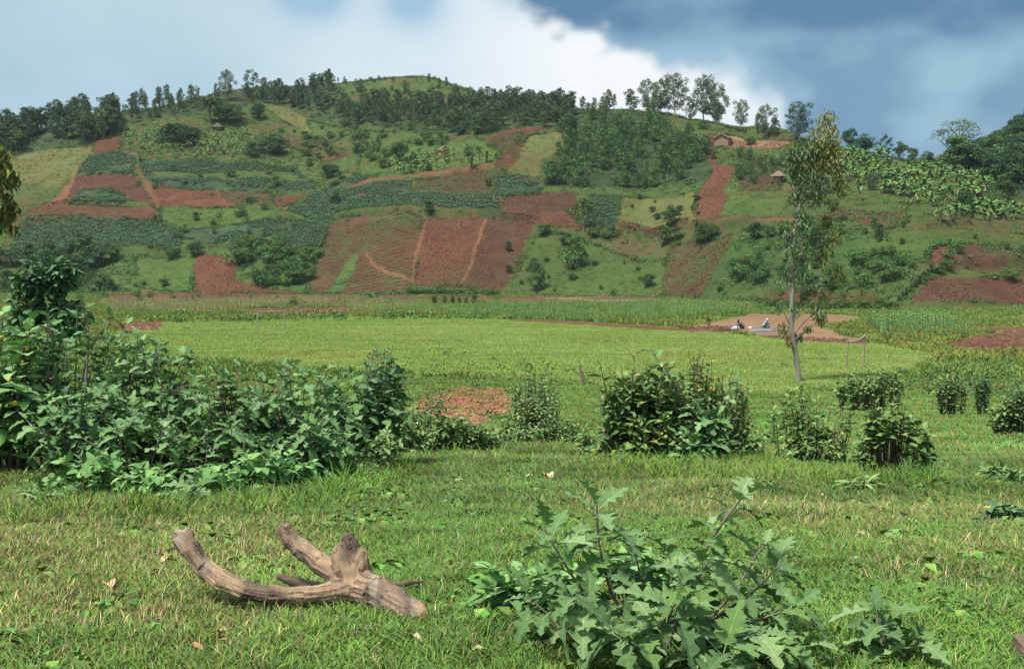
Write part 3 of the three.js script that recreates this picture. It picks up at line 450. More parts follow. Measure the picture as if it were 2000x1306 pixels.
for (const [k, x, y, h, w, l] of [
  ['airy', 443, 196, 60, 0.85, 'tall oval tree rising alone from the left skyline'], ['euc', 492, 192, 56, 1.1, 'tall thin tree, higher of the pair right of the lone oval skyline tree'], ['euc', 480, 198, 36, 1.2, 'short thin tree, lower of the pair right of the lone oval skyline tree'], ['round', 448, 240, 46, 1.3, 'broad dark rounded tree beside the palm'],
  ['dark', 505, 232, 38, 1, 'dark upright tree right of the palm and the broad rounded tree'], ['round', 350, 282, 55, 1.5, 'wide dark tree clump in the banana garden left of the small thatched hut'], ['round', 530, 302, 52, 1.25, 'larger of two round dark trees standing together on the left spur'], ['round', 494, 306, 38, 0.85, 'smaller of two round dark trees standing together on the left spur'],
  ['round', 645, 347, 38, 0.95, 'pale green round tree at the head of the side valley'], ['dark', 636, 296, 24, 0.8, 'small dark columnar tree in the weedy brown plot'], ['young', 700, 300, 48, 1.1, 'grey-green feathery tree standing alone left of the gabled hut'], ['dark', 781, 314, 52, 0.9, 'tall dark tree left of the gabled hut'], ['shrub', 728, 314, 26, 1, 'rounded bush between the feathery tree and the tall dark tree'],
  ['airy', 704, 187, 34, 1.3, 'round tree on the upper meadow, nearer the hilltop wood'], ['airy', 792, 180, 24, 1.1, 'small round tree in the middle of the upper meadow'], ['dark', 930, 262, 34, 1, 'dark upright tree at the lower edge of the broad wood'], ['round', 902, 262, 20, 1.3, 'low dark round tree at the lower edge of the broad wood'], ['round', 1083, 206, 42, 1.1, 'broad-topped dark tree on the skyline above the plantation'], ['dark', 692, 236, 44, 0.8, 'dark slim tree standing out at the left of the broad wood'],
  ['dark', 1112, 262, 50, 1.2, 'large dark tree at the upper corner of the plantation'], ['airy', 1265, 216, 66, 0.9, 'leftmost of the tall eucalyptus group on the skyline'], ['airy', 1320, 224, 82, 1.1, 'dense round-headed tall eucalyptus in the middle of the skyline group'], ['airy', 1292, 222, 70, 0.9, 'tall eucalyptus between the leftmost and the dense one of the skyline group'], ['airy', 1375, 228, 90, 0.95, 'highest open-crowned eucalyptus of the skyline group'], ['airy', 1400, 236, 80, 0.95, 'open-crowned eucalyptus right of the highest of the skyline group'], ['young', 1350, 226, 40, 1.1, 'low bushy tree under the tall skyline eucalyptus group'], ['young', 1402, 240, 40, 1.1, 'low bushy tree at the right foot of the tall skyline group'],
  ['airy', 1447, 252, 58, 0.9, 'grey eucalyptus above the dark cattle'], ['airy', 1497, 270, 66, 0.9, 'grey eucalyptus with a pale trunk right of the cattle'], ['euc', 1480, 262, 40, 1.1, 'small eucalyptus behind the grey one right of the cattle'], ['euc', 1516, 268, 38, 1, 'short tree right of the grey eucalyptus with a pale trunk'], ['airy', 1561, 275, 76, 1.15, 'lone egg-shaped eucalyptus on the skyline left of the tall foreground tree'],
  ['shrub', 1374, 252, 18, 1.3, 'flat dark bush on the slope left of the cattle'], ['shrub', 1466, 282, 18, 1.2, 'dark bush right of the mud house'],
  ['dark', 1660, 292, 46, 1, 'dark tree on the skyline just right of the tall foreground tree'], ['dark', 1690, 300, 48, 1.2, 'broad dark tree, second on the skyline above the bananas'], ['euc', 1730, 306, 46, 1.1, 'loose tree in the dark row on the skyline above the bananas'], ['dark', 1758, 314, 40, 1, 'dark tree in the middle of the row above the bananas'], ['dark', 1783, 318, 34, 0.9, 'small dark tree towards the right end of the row above the bananas'], ['dark', 1812, 324, 38, 0.9, 'upright dark tree, last of the row above the bananas'],
  ['dark', 1886, 412, 50, 0.95, 'dark egg-shaped tree at the lower right of the banana hillside'], ['dark', 1968, 406, 76, 0.9, 'big dark tree near the right edge above the lowest bananas'], ['dark', 1942, 352, 42, 0.7, 'narrow dark tree in front of the wooded gap'], ['airy', 1703, 372, 36, 1.1, 'grey bush-like tree among the bananas'],
  ['round', 1380, 471, 50, 1.0, 'round dark tree beside the steep red plot'], ['dark', 1310, 445, 48, 0.9, 'dark tree on the earth bank, upper of a small cluster'], ['darkShrub', 1300, 478, 40, 0.9, 'dark bush hanging over the earth bank below its tree'], ['shrub', 1325, 466, 26, 1.3, 'spreading bush on the earth bank right of the dark cluster'],
  ['lime', 1139, 452, 70, 0.75, 'yellow-green flat-topped tree with a bare trunk in the middle of the hill'], ['darkShrub', 1064, 459, 22, 1.6, 'low wide dark bush at the upper corner of the bright grassy slope'], ['shrub', 1120, 525, 68, 0.75, 'large ragged dark bush on the bright grassy slope'], ['darkShrub', 1105, 478, 28, 1, 'dark bush above the large ragged bush on the slope'], ['shrub', 1190, 465, 28, 1.1, 'bush on the bank right of the yellow-green tree'], ['shrub', 1160, 462, 24, 1.2, 'bush under the yellow-green tree'],
  ['darkShrub', 1050, 566, 50, 0.75, 'dark pointed bush at the bottom of the bright grassy slope'], ['shrub', 1045, 528, 26, 1, 'bush above the dark pointed bush on the slope'], ['darkShrub', 1266, 560, 28, 1, 'dark bush at the right end of the bright grassy slope'], ['shrub', 1118, 545, 20, 1.1, 'low bush below the large ragged bush'],
  ['darkShrub', 993, 490, 20, 0.85, 'upper of two small round bushes at the edge of the darkest red plot'], ['darkShrub', 994, 532, 17, 0.85, 'lower of two small round bushes at the edge of the darkest red plot'], ['darkShrub', 655, 396, 26, 1.0, 'dark round bush in the long green crop field'], ['darkShrub', 838, 415, 24, 1.2, 'dark bush at the lower edge of the long green crop field'], ['darkShrub', 954, 364, 17, 0.9, 'single dark bush in the brown-green plot'],
  ['shrub', 470, 422, 20, 1.2, 'bush in the green strip below the sprouting plot'], ['darkShrub', 382, 430, 17, 1.1, 'small dark bush above the big green field'], ['shrub', 416, 440, 14, 1.2, 'small bush right of the small dark bush'], ['shrub', 450, 345, 18, 1.2, 'bush in the stepped dark field'], ['shrub', 540, 362, 20, 1, 'bush at the right of the stepped dark field'],
  ['darkShrub', 1475, 466, 34, 1.0, 'dark bush on the slope left of the tall foreground tree'], ['darkShrub', 1505, 462, 24, 1, 'lower bush right of the dark bush on the scrub slope'], ['darkShrub', 1716, 462, 26, 1.1, 'dark bush above the scrub at the right'], ['shrub', 1648, 430, 14, 1.1, 'small bush in the brown plot with rows'],
  ['darkShrub', 1730, 500, 22, 1.6, 'wide dark bush in the scrub left of the light green slope'], ['shrub', 1975, 548, 30, 1.1, 'bush above the reddish plot at the right edge'], ['shrub', 1852, 528, 24, 1.2, 'bush on the bank above the large reddish plot'], ['darkShrub', 1835, 535, 16, 1.5, 'low bush left end of the bank above the reddish plot'],
  ['shrub', 335, 505, 28, 1, 'bush at the upper left of the small grassy slope'], ['darkShrub', 382, 500, 30, 1.1, 'dark bush above the dotted red plot'], ['shrub', 280, 556, 12, 1.1, 'smallest bush on the small grassy slope'], ['shrub', 320, 558, 18, 1.1, 'larger bush on the small grassy slope'],
]) plant(k, /hrub/.test(k) ? 'hillside_bush' : 'hillside_tree', x, y, h, l, /hrub/.test(k) ? 'bush' : 'tree', null, w);
{ const p = at(1868, 322); plantAt('wide', 'hillside_tree', p, 100 / F * -p.z, 'big airy spreading tree above the gap at the right', 'tree', null, 0.85); }
plant('palm', 'palm_tree', 410, 240, 62, 'palm tree standing beside the small thatched hut on the left', 'palm');

wood('darkShrub', 'thicket_bush', '-40,505 60,500 255,492 262,560 170,572 -40,575', 34, 4.2, 3, 6.5, 21, 'dark bush in the thicket at the left foot of the hill', 'bush', 'bushes of the thicket at the left foot of the hill');
wood('shrub', 'thicket_bush', '465,488 560,482 622,500 604,548 560,565 520,562 460,540', 34, 3.2, 3, 6, 22, 'green bush in the thicket right of the dotted red plot', 'bush', 'bushes of the thicket right of the dotted red plot');
wood('shrub', 'thicket_bush', '1390,570 1420,520 1480,490 1560,440 1700,460 1740,500 1790,525 1760,585 1600,575 1470,580', 52, 3.0, 1.4, 3.6, 23, 'bush in the scrub on the slope behind the tall foreground tree', 'bush', 'bushes of the scrub behind the tall foreground tree');
wood('shrub', 'thicket_bush', '700,275 830,250 950,285 930,325 760,345', 20, 5, 2, 3.6, 24, 'small bush among the bananas round the gabled hut', 'bush', 'bushes round the gabled hut');
wood('shrub', 'field_bush', '240,300 600,250 690,330 640,400 560,480 300,470', 46, 6, 0.9, 2.6, 25, 'small scattered bush between the plots of the left spur', 'bush', 'scattered bushes of the left spur');
wood('darkShrub', 'field_bush', '1200,385 1350,375 1800,440 2000,470 2000,520 1830,500 1350,450', 24, 7, 0.8, 1.8, 28, 'small dark bush on the banks between the plots at the right', 'bush', 'small bushes between the plots at the right');
wood('shrub', 'field_bush', '540,215 700,250 860,265 860,300 690,320 560,300', 34, 6, 1.2, 3.6, 29, 'bush on the open slope under the broad wood', 'bush', 'bushes on the open slope under the broad wood');
wood('shrub', 'field_bush', '640,165 720,153 860,165 905,188 700,196', 16, 8, 1, 2.4, 30, 'small bush on the hilltop meadow', 'bush', 'small bushes on the hilltop meadow');
wood('shrub', 'field_bush', '1050,480 1290,510 1285,570 1000,570', 14, 6, 0.7, 1.5, 26, 'low weed clump on the bright grassy slope', 'bush', 'low clumps on the bright grassy slope');
wood('shrub', 'field_bush', '150,575 700,575 700,600 180,606', 14, 5, 1, 2, 27, 'low bush at the far left edge of the valley floor', 'bush', 'low bushes at the far left edge of the valley floor');
// hedges and rows of clipped bushes along the foot of the hill
for (let k = 0; k < 15; k++) plant('shrub', 'hedge_bush', 1478 + k * 19.5 + rr(-3, 3), 606 - (k < 4 ? 4 : 0) + rr(-1, 1), rr(22, 28), 'dark clipped bush in the hedge row along the right foot of the hill', 'hedge bush', 'hedge row along the right foot of the hill', 1.1);
for (let k = 0; k < 6; k++) plant('column', 'hedge_bush', [848, 868, 884, 897, 911, 927][k], 595, [19, 18, 17, 15, 15, 20][k], 'dark upright bush in the short row standing in the maize field', 'hedge bush', 'short row of upright bushes in the maize field', 1.1);
for (let k = 0; k < 14; k++) plant('shrub', 'hedge_bush', 800 + k * 13, 574 + k * 0.3, rr(13, 18), 'low bush in the hedge at the foot of the bare red plots', 'hedge bush', 'hedge at the foot of the bare red plots', 1.2);
for (let k = 0; k < 9; k++) plant('column', 'hedge_bush', 1757 + k * 8, 590 - k * 7.2, rr(13, 17), 'dark bush in the hedge climbing beside the reddish plot', 'hedge bush', 'hedge climbing beside the reddish plot', 1.2);

// bananas
wood('banana', 'banana_plant', '1640,300 1700,306 1800,332 1868,346 1935,362 1915,402 1830,405 1660,400 1630,350', 170, 2.0, 2.6, 4.4, 31, 'banana plant on the planted hillside at the right', 'banana plant', 'bananas on the hillside at the right');
wood('banana', 'banana_plant', '1815,425 1880,412 2010,405 2010,432 1900,436 1815,438', 42, 1.7, 3, 4, 32, 'banana plant in the lowest row at the right edge', 'banana plant', 'lowest row of bananas at the right edge');
wood('banana', 'banana_plant', '730,320 800,300 850,306 930,300 985,318 900,336 800,342', 44, 2.6, 3, 4, 33, 'banana plant round the gabled hut in the middle of the hill', 'banana plant', 'bananas round the gabled hut');
wood('banana', 'banana_plant', '1545,300 1640,290 1640,330 1560,335', 14, 2.4, 3, 4, 35, 'banana plant beside the thatched hut behind the tall tree', 'banana plant', 'bananas beside the thatched hut');
function scatter(name, geo, mat, spots, r, s0, s1, label, tint, tilt = 0) {
  if (!spots.length) return;
  if (Array.isArray(geo)) {                                        // several forms of one thing nobody could count
    const g = new THREE.Group(); g.name = numbered(name); tag(g, label, null, null, 'stuff');
    geo.forEach((v, k) => { const m = scatter(name, v, mat, spots.filter((_, i) => i % geo.length === k), r, s0, s1, label, tint, tilt); if (!m) return; m.name = 'tufts'; m.userData = { kind: 'stuff' }; g.add(m); }); scene.add(g); return g;
  }
  const m = shade(new THREE.InstancedMesh(geo, mat, spots.length)); m.name = numbered(name); const q = new THREE.Quaternion(), e = new THREE.Euler(), M = new THREE.Matrix4(), c = new THREE.Color();
  spots.forEach((p, k) => { const s = mix(s0, s1, r()); e.set((r() - 0.5) * tilt, r() * 6.28, (r() - 0.5) * tilt); q.setFromEuler(e); m.setMatrixAt(k, M.compose(p, q, V(s * mix(0.85, 1.15, r()), s * mix(0.75, 1.25, r()), s * mix(0.85, 1.15, r())))); if (tint) { const t = tint(p, r); m.setColorAt(k, c.setRGB(t[0], t[1], t[2])); } });
  scene.add(m); return tag(m, label, null, null, 'stuff');
}
{ const r = rng(36), b = PROTO.banana[0], mb = b.crown; scatter('banana_grove', mb, matLeaf, spotsIn('240,262 330,262 480,258 510,285 500,306 380,312 250,300', 110, 2.0, 37), r, 3, 4.2, 'banana garden round the small thatched hut on the left spur'); }

// ---------------------------------------------------------------- crops, weeds and grass: nobody could count these
function tuft(n, h, w, spread, cols, seed, seg = 2) {
  const r = rng(seed), mb = new MB();
  for (let k = 0; k < n; k++) {
    const an = r() * 6.28, q = spread * Math.sqrt(r()), b = V(Math.cos(an) * q, -0.01, Math.sin(an) * q), la = an + (r() - 0.5) * 2.4, lean = 0.3 + 1.15 * r(), H = h * (0.5 + 0.7 * r()), fa = r() * 6.28, sx = Math.cos(fa) * w / 2, sz = Math.sin(fa) * w / 2, c = pick(cols, r).map((v) => v * (0.75 + 0.5 * r()));
    let pl = mb.v(b.x - sx, b.y, b.z - sz, c), pr = mb.v(b.x + sx, b.y, b.z + sz, c);
    for (let s = 1; s <= seg; s++) {
      const t = s / seg, ho = H * lean * t * t * 0.9, y = H * (t - 0.32 * lean * t * t), x = b.x + Math.cos(la) * ho, z = b.z + Math.sin(la) * ho;
      if (s === seg) { const e = mb.v(x, y, z, c); mb.tri(pl, pr, e); } else { const nl = mb.v(x - sx * 0.8, y, z - sz * 0.8, c), nr = mb.v(x + sx * 0.8, y, z + sz * 0.8, c); mb.quad(pl, pr, nr, nl); pl = nl; pr = nr; }
    }
  }
  return mb.geo();
}
function leafClump(n, rad, h, leaf, pal, seed, wide = 0.7) { const r = rng(seed), mb = new MB(); for (let k = 0; k < n; k++) { const an = r() * 6.28, q = rad * Math.sqrt(r()), d = V(Math.cos(an), 0.4 + 0.5 * r(), Math.sin(an)).normalize(), L = leaf * (0.7 + 0.6 * r()); mb.leaf(V(Math.cos(an) * q * 0.8, h * (0.25 + 0.75 * r()) * (1 - 0.4 * (q / rad) ** 2), Math.sin(an) * q * 0.8), d.clone().setY(-0.1 - 0.4 * r()).normalize(), V(d.x * 0.4, 1, d.z * 0.4).normalize(), L, L * wide, pick(pal, r).map((v) => v * (0.7 + 0.6 * r())), 0.3); } return mb.geo(); }
const matGrass = leafMat('grass blades', 0.7); matGrass.userData = {};
const GREEN = [[0.145, 0.265, 0.046], [0.175, 0.295, 0.054], [0.115, 0.22, 0.042], [0.225, 0.32, 0.076], [0.13, 0.24, 0.078]], STRAW = [[0.42, 0.34, 0.17], [0.52, 0.44, 0.26], [0.26, 0.18, 0.09]];
function clods(seed) { const mb = new MB(), r = rng(seed), g = new THREE.IcosahedronGeometry(1, 1), p = g.attributes.position; for (let i = 0; i < p.count; i++) { const x = p.getX(i), y = p.getY(i), z = p.getZ(i), k = 0.75 + 0.5 * vn(x * 2 + seed, z * 2 + y); mb.v(x * 0.55 * k, y * 0.17 * k, z * 0.26 * k, [0.14, 0.06, 0.036].map((v) => v * (0.7 + 0.6 * vn(x * 3 + 9, y * 3 + z)))); } for (let i = 0; i < p.count; i += 3) mb.tri(i, i + 1, i + 2); return mb.geo(); }
const clodGeo = clods(3), matClod = new THREE.MeshStandardMaterial({ vertexColors: true, roughness: 1 }); matClod.name = 'soil clods';
const cropGeo = [leafClump(24, 0.5, 0.55, 0.26, PAL.crop, 401), leafClump(24, 0.5, 0.6, 0.26, PAL.crop, 402)], sproutGeo = leafClump(10, 0.28, 0.26, 0.17, [[0.075, 0.14, 0.05], [0.095, 0.16, 0.06], [0.06, 0.11, 0.04]], 403), weedGeo = tuft(16, 0.5, 0.06, 0.45, PAL.grass, 404), bushlet = leafClump(26, 0.55, 0.75, 0.26, PAL.shrub, 405);
function plotSpots(q, per, seed, rows = 0, jitter = 0.3) {
  const r = rng(seed), out = [];
  if (rows) { for (let d = q.d0; d < q.d1; d += rows) for (let x = q.x0; x < q.x1; x += per) { const X = x + (r() - 0.5) * per * 1.2, D = d + (r() - 0.5) * jitter * rows + Math.sin(x * 0.12 + d * 0.1) * 0.5 + (fbm(x * 0.1, d * 0.1, 2) - 0.5) * 2; if (fbm(X * 0.08 + 31, D * 0.08, 3) > 0.33 && inside(q.p, X, D) && plotAt(X, D) === q) out.push(onGround(X, -D)); } }
  else { const n = (q.x1 - q.x0) * (q.d1 - q.d0) * per; for (let k = 0; k < n; k++) { const X = mix(q.x0, q.x1, r()), D = mix(q.d0, q.d1, r()); if (Math.abs(X / D) < 0.5 && inside(q.p, X, D) && plotAt(X, D) === q) out.push(onGround(X, -D)); } }
  return out;
}
const tone = (lo, hi) => (p, r) => { const f = mix(lo, hi, r()) * mix(0.75, 1.25, fbm(p.x * 0.09 + 3, p.z * 0.09, 3)); return [f, f, f]; };
{
  const rest = new Map(), r0 = rng(900), lay = (name, geo, mat, q, spots, s0, s1, word, many, tint) => {     // plots with a name of their own get their own crop; the others share one
    if (q.label) scatter(name, geo, mat, spots, r0, s0, s1, word + ' ' + q.label, tint);
    else { if (!rest.has(name)) rest.set(name, [geo, mat, [], s0, s1, many, tint]); rest.get(name)[2].push(...spots); }
  };
  for (const q of plots) {
    if (q.d0 < 66) continue;
    if (q.cover === 'crop') lay('bean_crop', cropGeo, matLeaf, q, plotSpots(q, 1.6, 1000 + q.id).filter((p) => fbm(p.x * 0.12 + 5, p.z * 0.12, 3) > 0.36), 0.6, 1.5, 'crop on the', 'dark green crop plants on the smaller plots of the hill', tone(0.75, 1.3));
    if (q.cover === 'sprout') lay('seedling_row', sproutGeo, matLeaf, q, plotSpots(q, 0.42, 1200 + q.id, 1.35, 0.14), 0.9, 1.7, 'seedlings of the', 'rows of small green seedlings on the smaller brown plots of the hill', tone(0.8, 1.25));
    if (/^soil/.test(q.cover) && q.name !== 'bare_ground') { lay('furrow', clodGeo, matClod, q, plotSpots(q, 0.7, 1400 + q.id, 0.8, 0.3), 0.45, 0.85, 'furrows of the', 'furrows on the smaller red plots of the hill', tone(0.65, 1.25)); lay('field_weeds', sproutGeo, matLeaf, q, plotSpots(q, 0.08, 1500 + q.id), 0.6, 1.3, 'weeds on the', 'sparse weeds on the smaller red plots of the hill'); }
    if (/grass|mid|scrub/.test(q.cover) && q.name !== 'stubble_field' && q.name !== 'maize_field') lay(q.cover === 'grass_dry' ? 'dry_grass' : 'grass', weedGeo, matLeaf, q, plotSpots(q, 0.5, 1600 + q.id).filter((p) => fbm(p.x * 0.2 + 15, p.z * 0.2, 3) > 0.42), 0.6, 1.5, 'grass of the', q.cover === 'grass_dry' ? 'dry grass on the yellowish meadows of the hill' : 'rough grass on the open green slopes of the hill', q.cover === 'grass_dry' ? (p, r2) => { const f = mix(0.7, 1.2, r2()); return [f * 1.35, f, f]; } : tone(0.7, 1.2));
    if (q.cover === 'scrub') lay('scrub', bushlet, matLeaf, q, plotSpots(q, 0.28, 1700 + q.id).filter((p) => fbm(p.x * 0.09 + 5, p.z * 0.09, 3) > 0.42), 0.5, 1.7, 'scrub of the', 'tangled green undergrowth on the lower slopes of the hill', tone(0.6, 1.15));
    if (q.cover === 'wood') lay('undergrowth', bushlet, matLeaf, q, plotSpots(q, 0.07, 1700 + q.id), 0.8, 2.4, 'undergrowth of the', 'undergrowth between the trees of the woods on the hill', tone(0.5, 1.1));
  }
  for (const [name, [geo, mat, spots, s0, s1, many, tint]] of rest) scatter(name, geo, mat, spots, r0, s0, s1, many, tint);
}
{ // grass and weeds on what is left of the hill and the valley
  const r = rng(61), a = [], b = [], v = [];
  for (let k = 0; k < 62000; k++) { const d = mix(180, 560, Math.sqrt(r())), x = (r() - 0.5) * 0.98 * d; if (hillAt(x / d, d) === null || plotAt(x, d)) continue; (r() < 0.16 && fbm(x * 0.06 + 9, d * 0.06, 3) > 0.48 ? b : a).push(onGround(x, -d)); }
  scatter('grass', weedGeo, matLeaf, a, r, 0.7, 1.8, 'rough grass between the plots of the hill', (p, q) => { const dry = fbm(p.x * 0.07 + 1, p.z * 0.07, 3), f = mix(0.65, 1.15, q()); return [f * (dry > 0.52 ? 1.4 : 1), f, f]; });
  scatter('undergrowth', bushlet, matLeaf, b, r, 0.7, 1.9, 'scattered scrub between the plots of the hill', tone(0.7, 1.2));
  for (let k = 0; k < 52000; k++) { const d = mix(70, 300, Math.pow(r(), 0.8)), x = (r() - 0.5) * 0.98 * d; if (hillAt(x / d, d) !== null) continue; const q = plotAt(x, d); if (q && /pitch|soil|track|clay/.test(q.cover)) continue; v.push(onGround(x, -d)); }
  scatter('grass', weedGeo, matLeaf, v, r, 0.5, 1.5, 'rough grass and weeds on the valley floor', (p, q) => { const dry = fbm(p.x * 0.06 + 21, p.z * 0.06, 3), f = mix(0.75, 1.25, q()); return [f * (dry > 0.55 ? 1.35 : 1.0), f, f]; });
}
{ // overgrown edges between the plots
  const r = rng(64), a = [], b = [];
  for (const q of plots) {
    if (q.d0 < 175 || /wood|track|scrub/.test(q.cover)) continue;
    for (let i = 0; i < q.p.length; i++) { const A = q.p[i], B = q.p[(i + 1) % q.p.length], len = Math.hypot(A[0] - B[0], A[1] - B[1]); if (Math.abs(A[0] / A[1]) > 0.52) continue; for (let s = 0; s < len; s += 0.55) { const x = mix(A[0], B[0], s / len) + (r() - 0.5) * 0.9, d = mix(A[1], B[1], s / len) + (r() - 0.5) * 0.9, n = fbm(x * 0.11 + 7, d * 0.11 + 3, 3); if ([[0, 0], [1.6, 0], [-1.6, 0], [0, 1.6], [0, -1.6]].some(([u, v]) => plotAt(x + u, d + v)?.cover === 'track')) continue; if (n > 0.56) b.push(onGround(x, -d)); else if (n > 0.4) a.push(onGround(x, -d)); } }
  }
  scatter('grass', weedGeo, matLeaf, a, r, 0.6, 1.4, 'grass strips along the edges of the plots', tone(0.7, 1.15)); scatter('undergrowth', bushlet, matLeaf, b, r, 0.5, 1.5, 'weeds and low scrub along the edges of the plots', tone(0.6, 1.15));
}
function maizeGeo(seed, cols, h) { const r = rng(seed), mb = new MB(); mb.tube([V(0, -0.05, 0), V(0.01, h * 0.5, 0), V(0, h, 0.01)], 0.025, 0.012, cols[0], 4, 0, r); for (let k = 0; k < 9; k++) { const an = k * 2.6 + r() * 0.7; bananaLeaf(mb, V(0, h * (0.15 + 0.09 * k), 0), an, 0.9, 0.62 * (1 - 0.04 * k), 0.085, pick(cols, r), r); } return mb.geo(); }
{
  const r = rng(63), green = maizeGeo(501, [[0.1, 0.19, 0.055], [0.13, 0.22, 0.07], [0.085, 0.16, 0.05]], 1.5), dry = maizeGeo(502, [[0.25, 0.2, 0.1], [0.2, 0.2, 0.085], [0.16, 0.17, 0.07]], 1.4), by = (n) => plots.filter((q) => q.name === n);
  for (const q of by('maize_field')) scatter('maize', green, matLeaf, plotSpots(q, 1.0, 71, 1.5), r, 0.45, 0.95, 'green maize standing in the field across the middle of the valley', tone(0.8, 1.25));
  for (const q of by('stubble_field')) { scatter('maize_stalks', dry, matLeaf, plotSpots(q, 1.1, 72, 1.6), r, 0.6, 1.1, 'thin pale maize stalks at the far left of the valley', tone(0.8, 1.3)); scatter('grass', weedGeo, matLeaf, plotSpots(q, 0.25, 73), r, 0.5, 1.0, 'weeds between the pale maize stalks', (p, q2) => { const f = mix(0.8, 1.3, q2()); return [f * 1.5, f * 1.15, f]; }); }
  for (const q of plots.filter((p) => p.cover === 'valley')) scatter('maize', green, matLeaf, plotSpots(q, 0.9, 74, 1.3), r, 0.5, 0.95, 'young maize and weeds behind the nearer goal', tone(0.8, 1.2));
  const tri = spotsIn('1690,632 1760,622 1860,632 1840,648 1730,655', 130, 0.7, 75); scatter('maize', green, matLeaf, tri, r, 0.9, 1.3, 'patch of taller maize right of the bare tan ground', tone(0.8, 1.2));
  const weeds = spotsIn('1740,760 1830,715 2050,690 2050,790 1800,770', 420, 0.45, 76); scatter('field_weeds', leafClump(14, 0.22, 0.26, 0.12, PAL.shrub, 406), matLeaf, weeds, r, 0.6, 1.5, 'seedlings and weeds on the flat brown plot', tone(0.7, 1.2));
  const line = spotsIn('800,712 1120,712 1300,735 1300,760 1040,752 800,742', 90, 0.7, 77); scatter('weeds', leafClump(24, 0.28, 0.34, 0.12, [...PAL.grass, ...PAL.shrub], 407), matLeaf, line, r, 0.5, 1.5, 'weeds along the near edge of the football field', tone(0.8, 1.4));
  const far = spotsIn('215,620 700,612 1000,616 1000,624 700,626 330,632', 110, 1.2, 78); scatter('weeds', bushlet, matLeaf, far, r, 0.5, 1.5, 'weeds along the far edge of the football field', tone(0.7, 1.2));
  const mid = spotsIn('330,640 1650,680 1640,740 1100,735 420,690', 26, 1.5, 79); scatter('weeds', leafClump(16, 0.4, 0.25, 0.2, PAL.shrub, 408), matLeaf, mid, r, 0.5, 1.1, 'low weed tufts on the football field', tone(0.6, 1));
}
{ // turf, thinner and coarser with distance
  const r = rng(81), G = [0, 1, 2].map((k) => tuft(17, 0.056, 0.0048, 0.06, GREEN, 510 + k, 3)), S = tuft(9, 0.065, 0.0042, 0.07, STRAW, 515, 3), M = [0, 1].map((k) => tuft(18, 0.066, 0.0095, 0.13, [...GREEN, ...GREEN, ...GREEN, ...GREEN, STRAW[2]], 520 + k)), L = tuft(18, 0.11, 0.024, 0.36, [...GREEN, ...GREEN, ...GREEN, STRAW[2]], 530), Fg = tuft(14, 0.06, 0.055, 0.6, [[0.29, 0.39, 0.095], [0.32, 0.42, 0.105], [0.25, 0.36, 0.09]], 540);
  const dryAt = (x, d) => clamp(sstep(0.4, 0.72, fbm(x * 0.55 + 40, d * 0.55, 4)) * 0.75 + 0.6 * (1 - sstep(5.2, 8.5, d)) * sstep(1.2, -1.4, x) * sstep(0.3, 0.6, fbm(x * 1.1 + 4, d * 1.1, 3)) + 0.25 * sstep(14, 26, d) * sstep(0, 8, x));
  const tint = (p, q) => { const n = fbm(p.x * 0.8 + 60, p.z * 0.8, 3), dr = dryAt(p.x, -p.z), f = mix(0.72, 1.2, q()) * mix(0.66, 1.3, n) * mix(0.82, 1.15, fbm(p.x * 2.6 + 11, p.z * 2.6, 2)); return [f * (1 + 0.3 * dr), f * (1 + 0.08 * dr), f * (1 + 0.15 * dr)]; };
  const bare = (x, d) => { const q = plotAt(x, d); return q && q.cover === 'rubble' && fbm(x * 0.8, d * 0.8, 2) > 0.36; };
  const fill = (n, d0, d1, keep) => { const out = []; for (let k = 0; k < n; k++) { const d = Math.sqrt(mix(d0 * d0, d1 * d1, r())), x = (r() - 0.5) * (0.96 * d + 1.6); if (bare(x, d) || (keep && !keep(x, d))) continue; out.push(onGround(x, -d)); } return out; };
  scatter('grass', G, matGrass, fill(51000, 3.6, 9.5, (x, d) => r() > dryAt(x, d) * 0.45), r, 0.7, 1.5, 'short green grass near the log and the prickly plant', tint, 0.3);
  scatter('dry_grass', S, matGrass, fill(26000, 3.6, 9.5, (x, d) => r() < 0.1 + dryAt(x, d) * 0.9), r, 0.6, 1.4, 'straw-coloured blades in the near grass', (p, q) => { const f = mix(0.6, 1.15, q()); return [f, f, f]; }, 0.9);
  scatter('grass', M, matGrass, fill(88000, 8.5, 21), r, 0.6, 1.4, 'green grass of the bank between log and shrubs', tint, 0.3);
  scatter('dry_grass', S, matGrass, fill(16000, 8.5, 20, (x, d) => r() < 0.05 + dryAt(x, d) * 0.5), r, 0.9, 1.8, 'straw-coloured blades on the bank', (p, q) => { const f = mix(0.6, 1.1, q()); return [f, f, f]; }, 0.9);
  scatter('grass', L, matGrass, fill(80000, 19, 50), r, 0.55, 1.3, 'grass of the slope behind the shrubs', tint, 0.2);
  scatter('grass', L, matGrass, fill(26000, 45, 76, (x, d) => plotAt(x, d)?.cover !== 'pitch'), r, 0.6, 1.4, 'rough grass along the near edge of the football field', tint, 0.2);
  const spare = [], pit = plots.find((q) => q.cover === 'pitch'), on = []; for (let k = 0; k < 90000; k++) { const x = mix(pit.x0, pit.x1, r()), d = mix(pit.d0, pit.d1, r()); if (plotNear(x, d) === pit) on.push(onGround(x, -d)); }
  scatter('grass', Fg, matGrass, on, r, 0.6, 1.2, 'short mown grass of the football field', (p, q) => { const n = fbm(p.x * 0.12 + 7, p.z * 0.3, 4), f = mix(0.8, 1.12, q()) * mix(0.75, 1.22, n); const o = sstep(0.55, 0.75, fbm(p.x * 0.07 + 3, p.z * 0.16, 4)); return [f * mix(1.1, 0.92, n) * (1 + 0.22 * o), f * (1 - 0.05 * o), f]; }, 0.2);
  const tall = tuft(20, 0.22, 0.009, 0.13, GREEN, 545, 3);
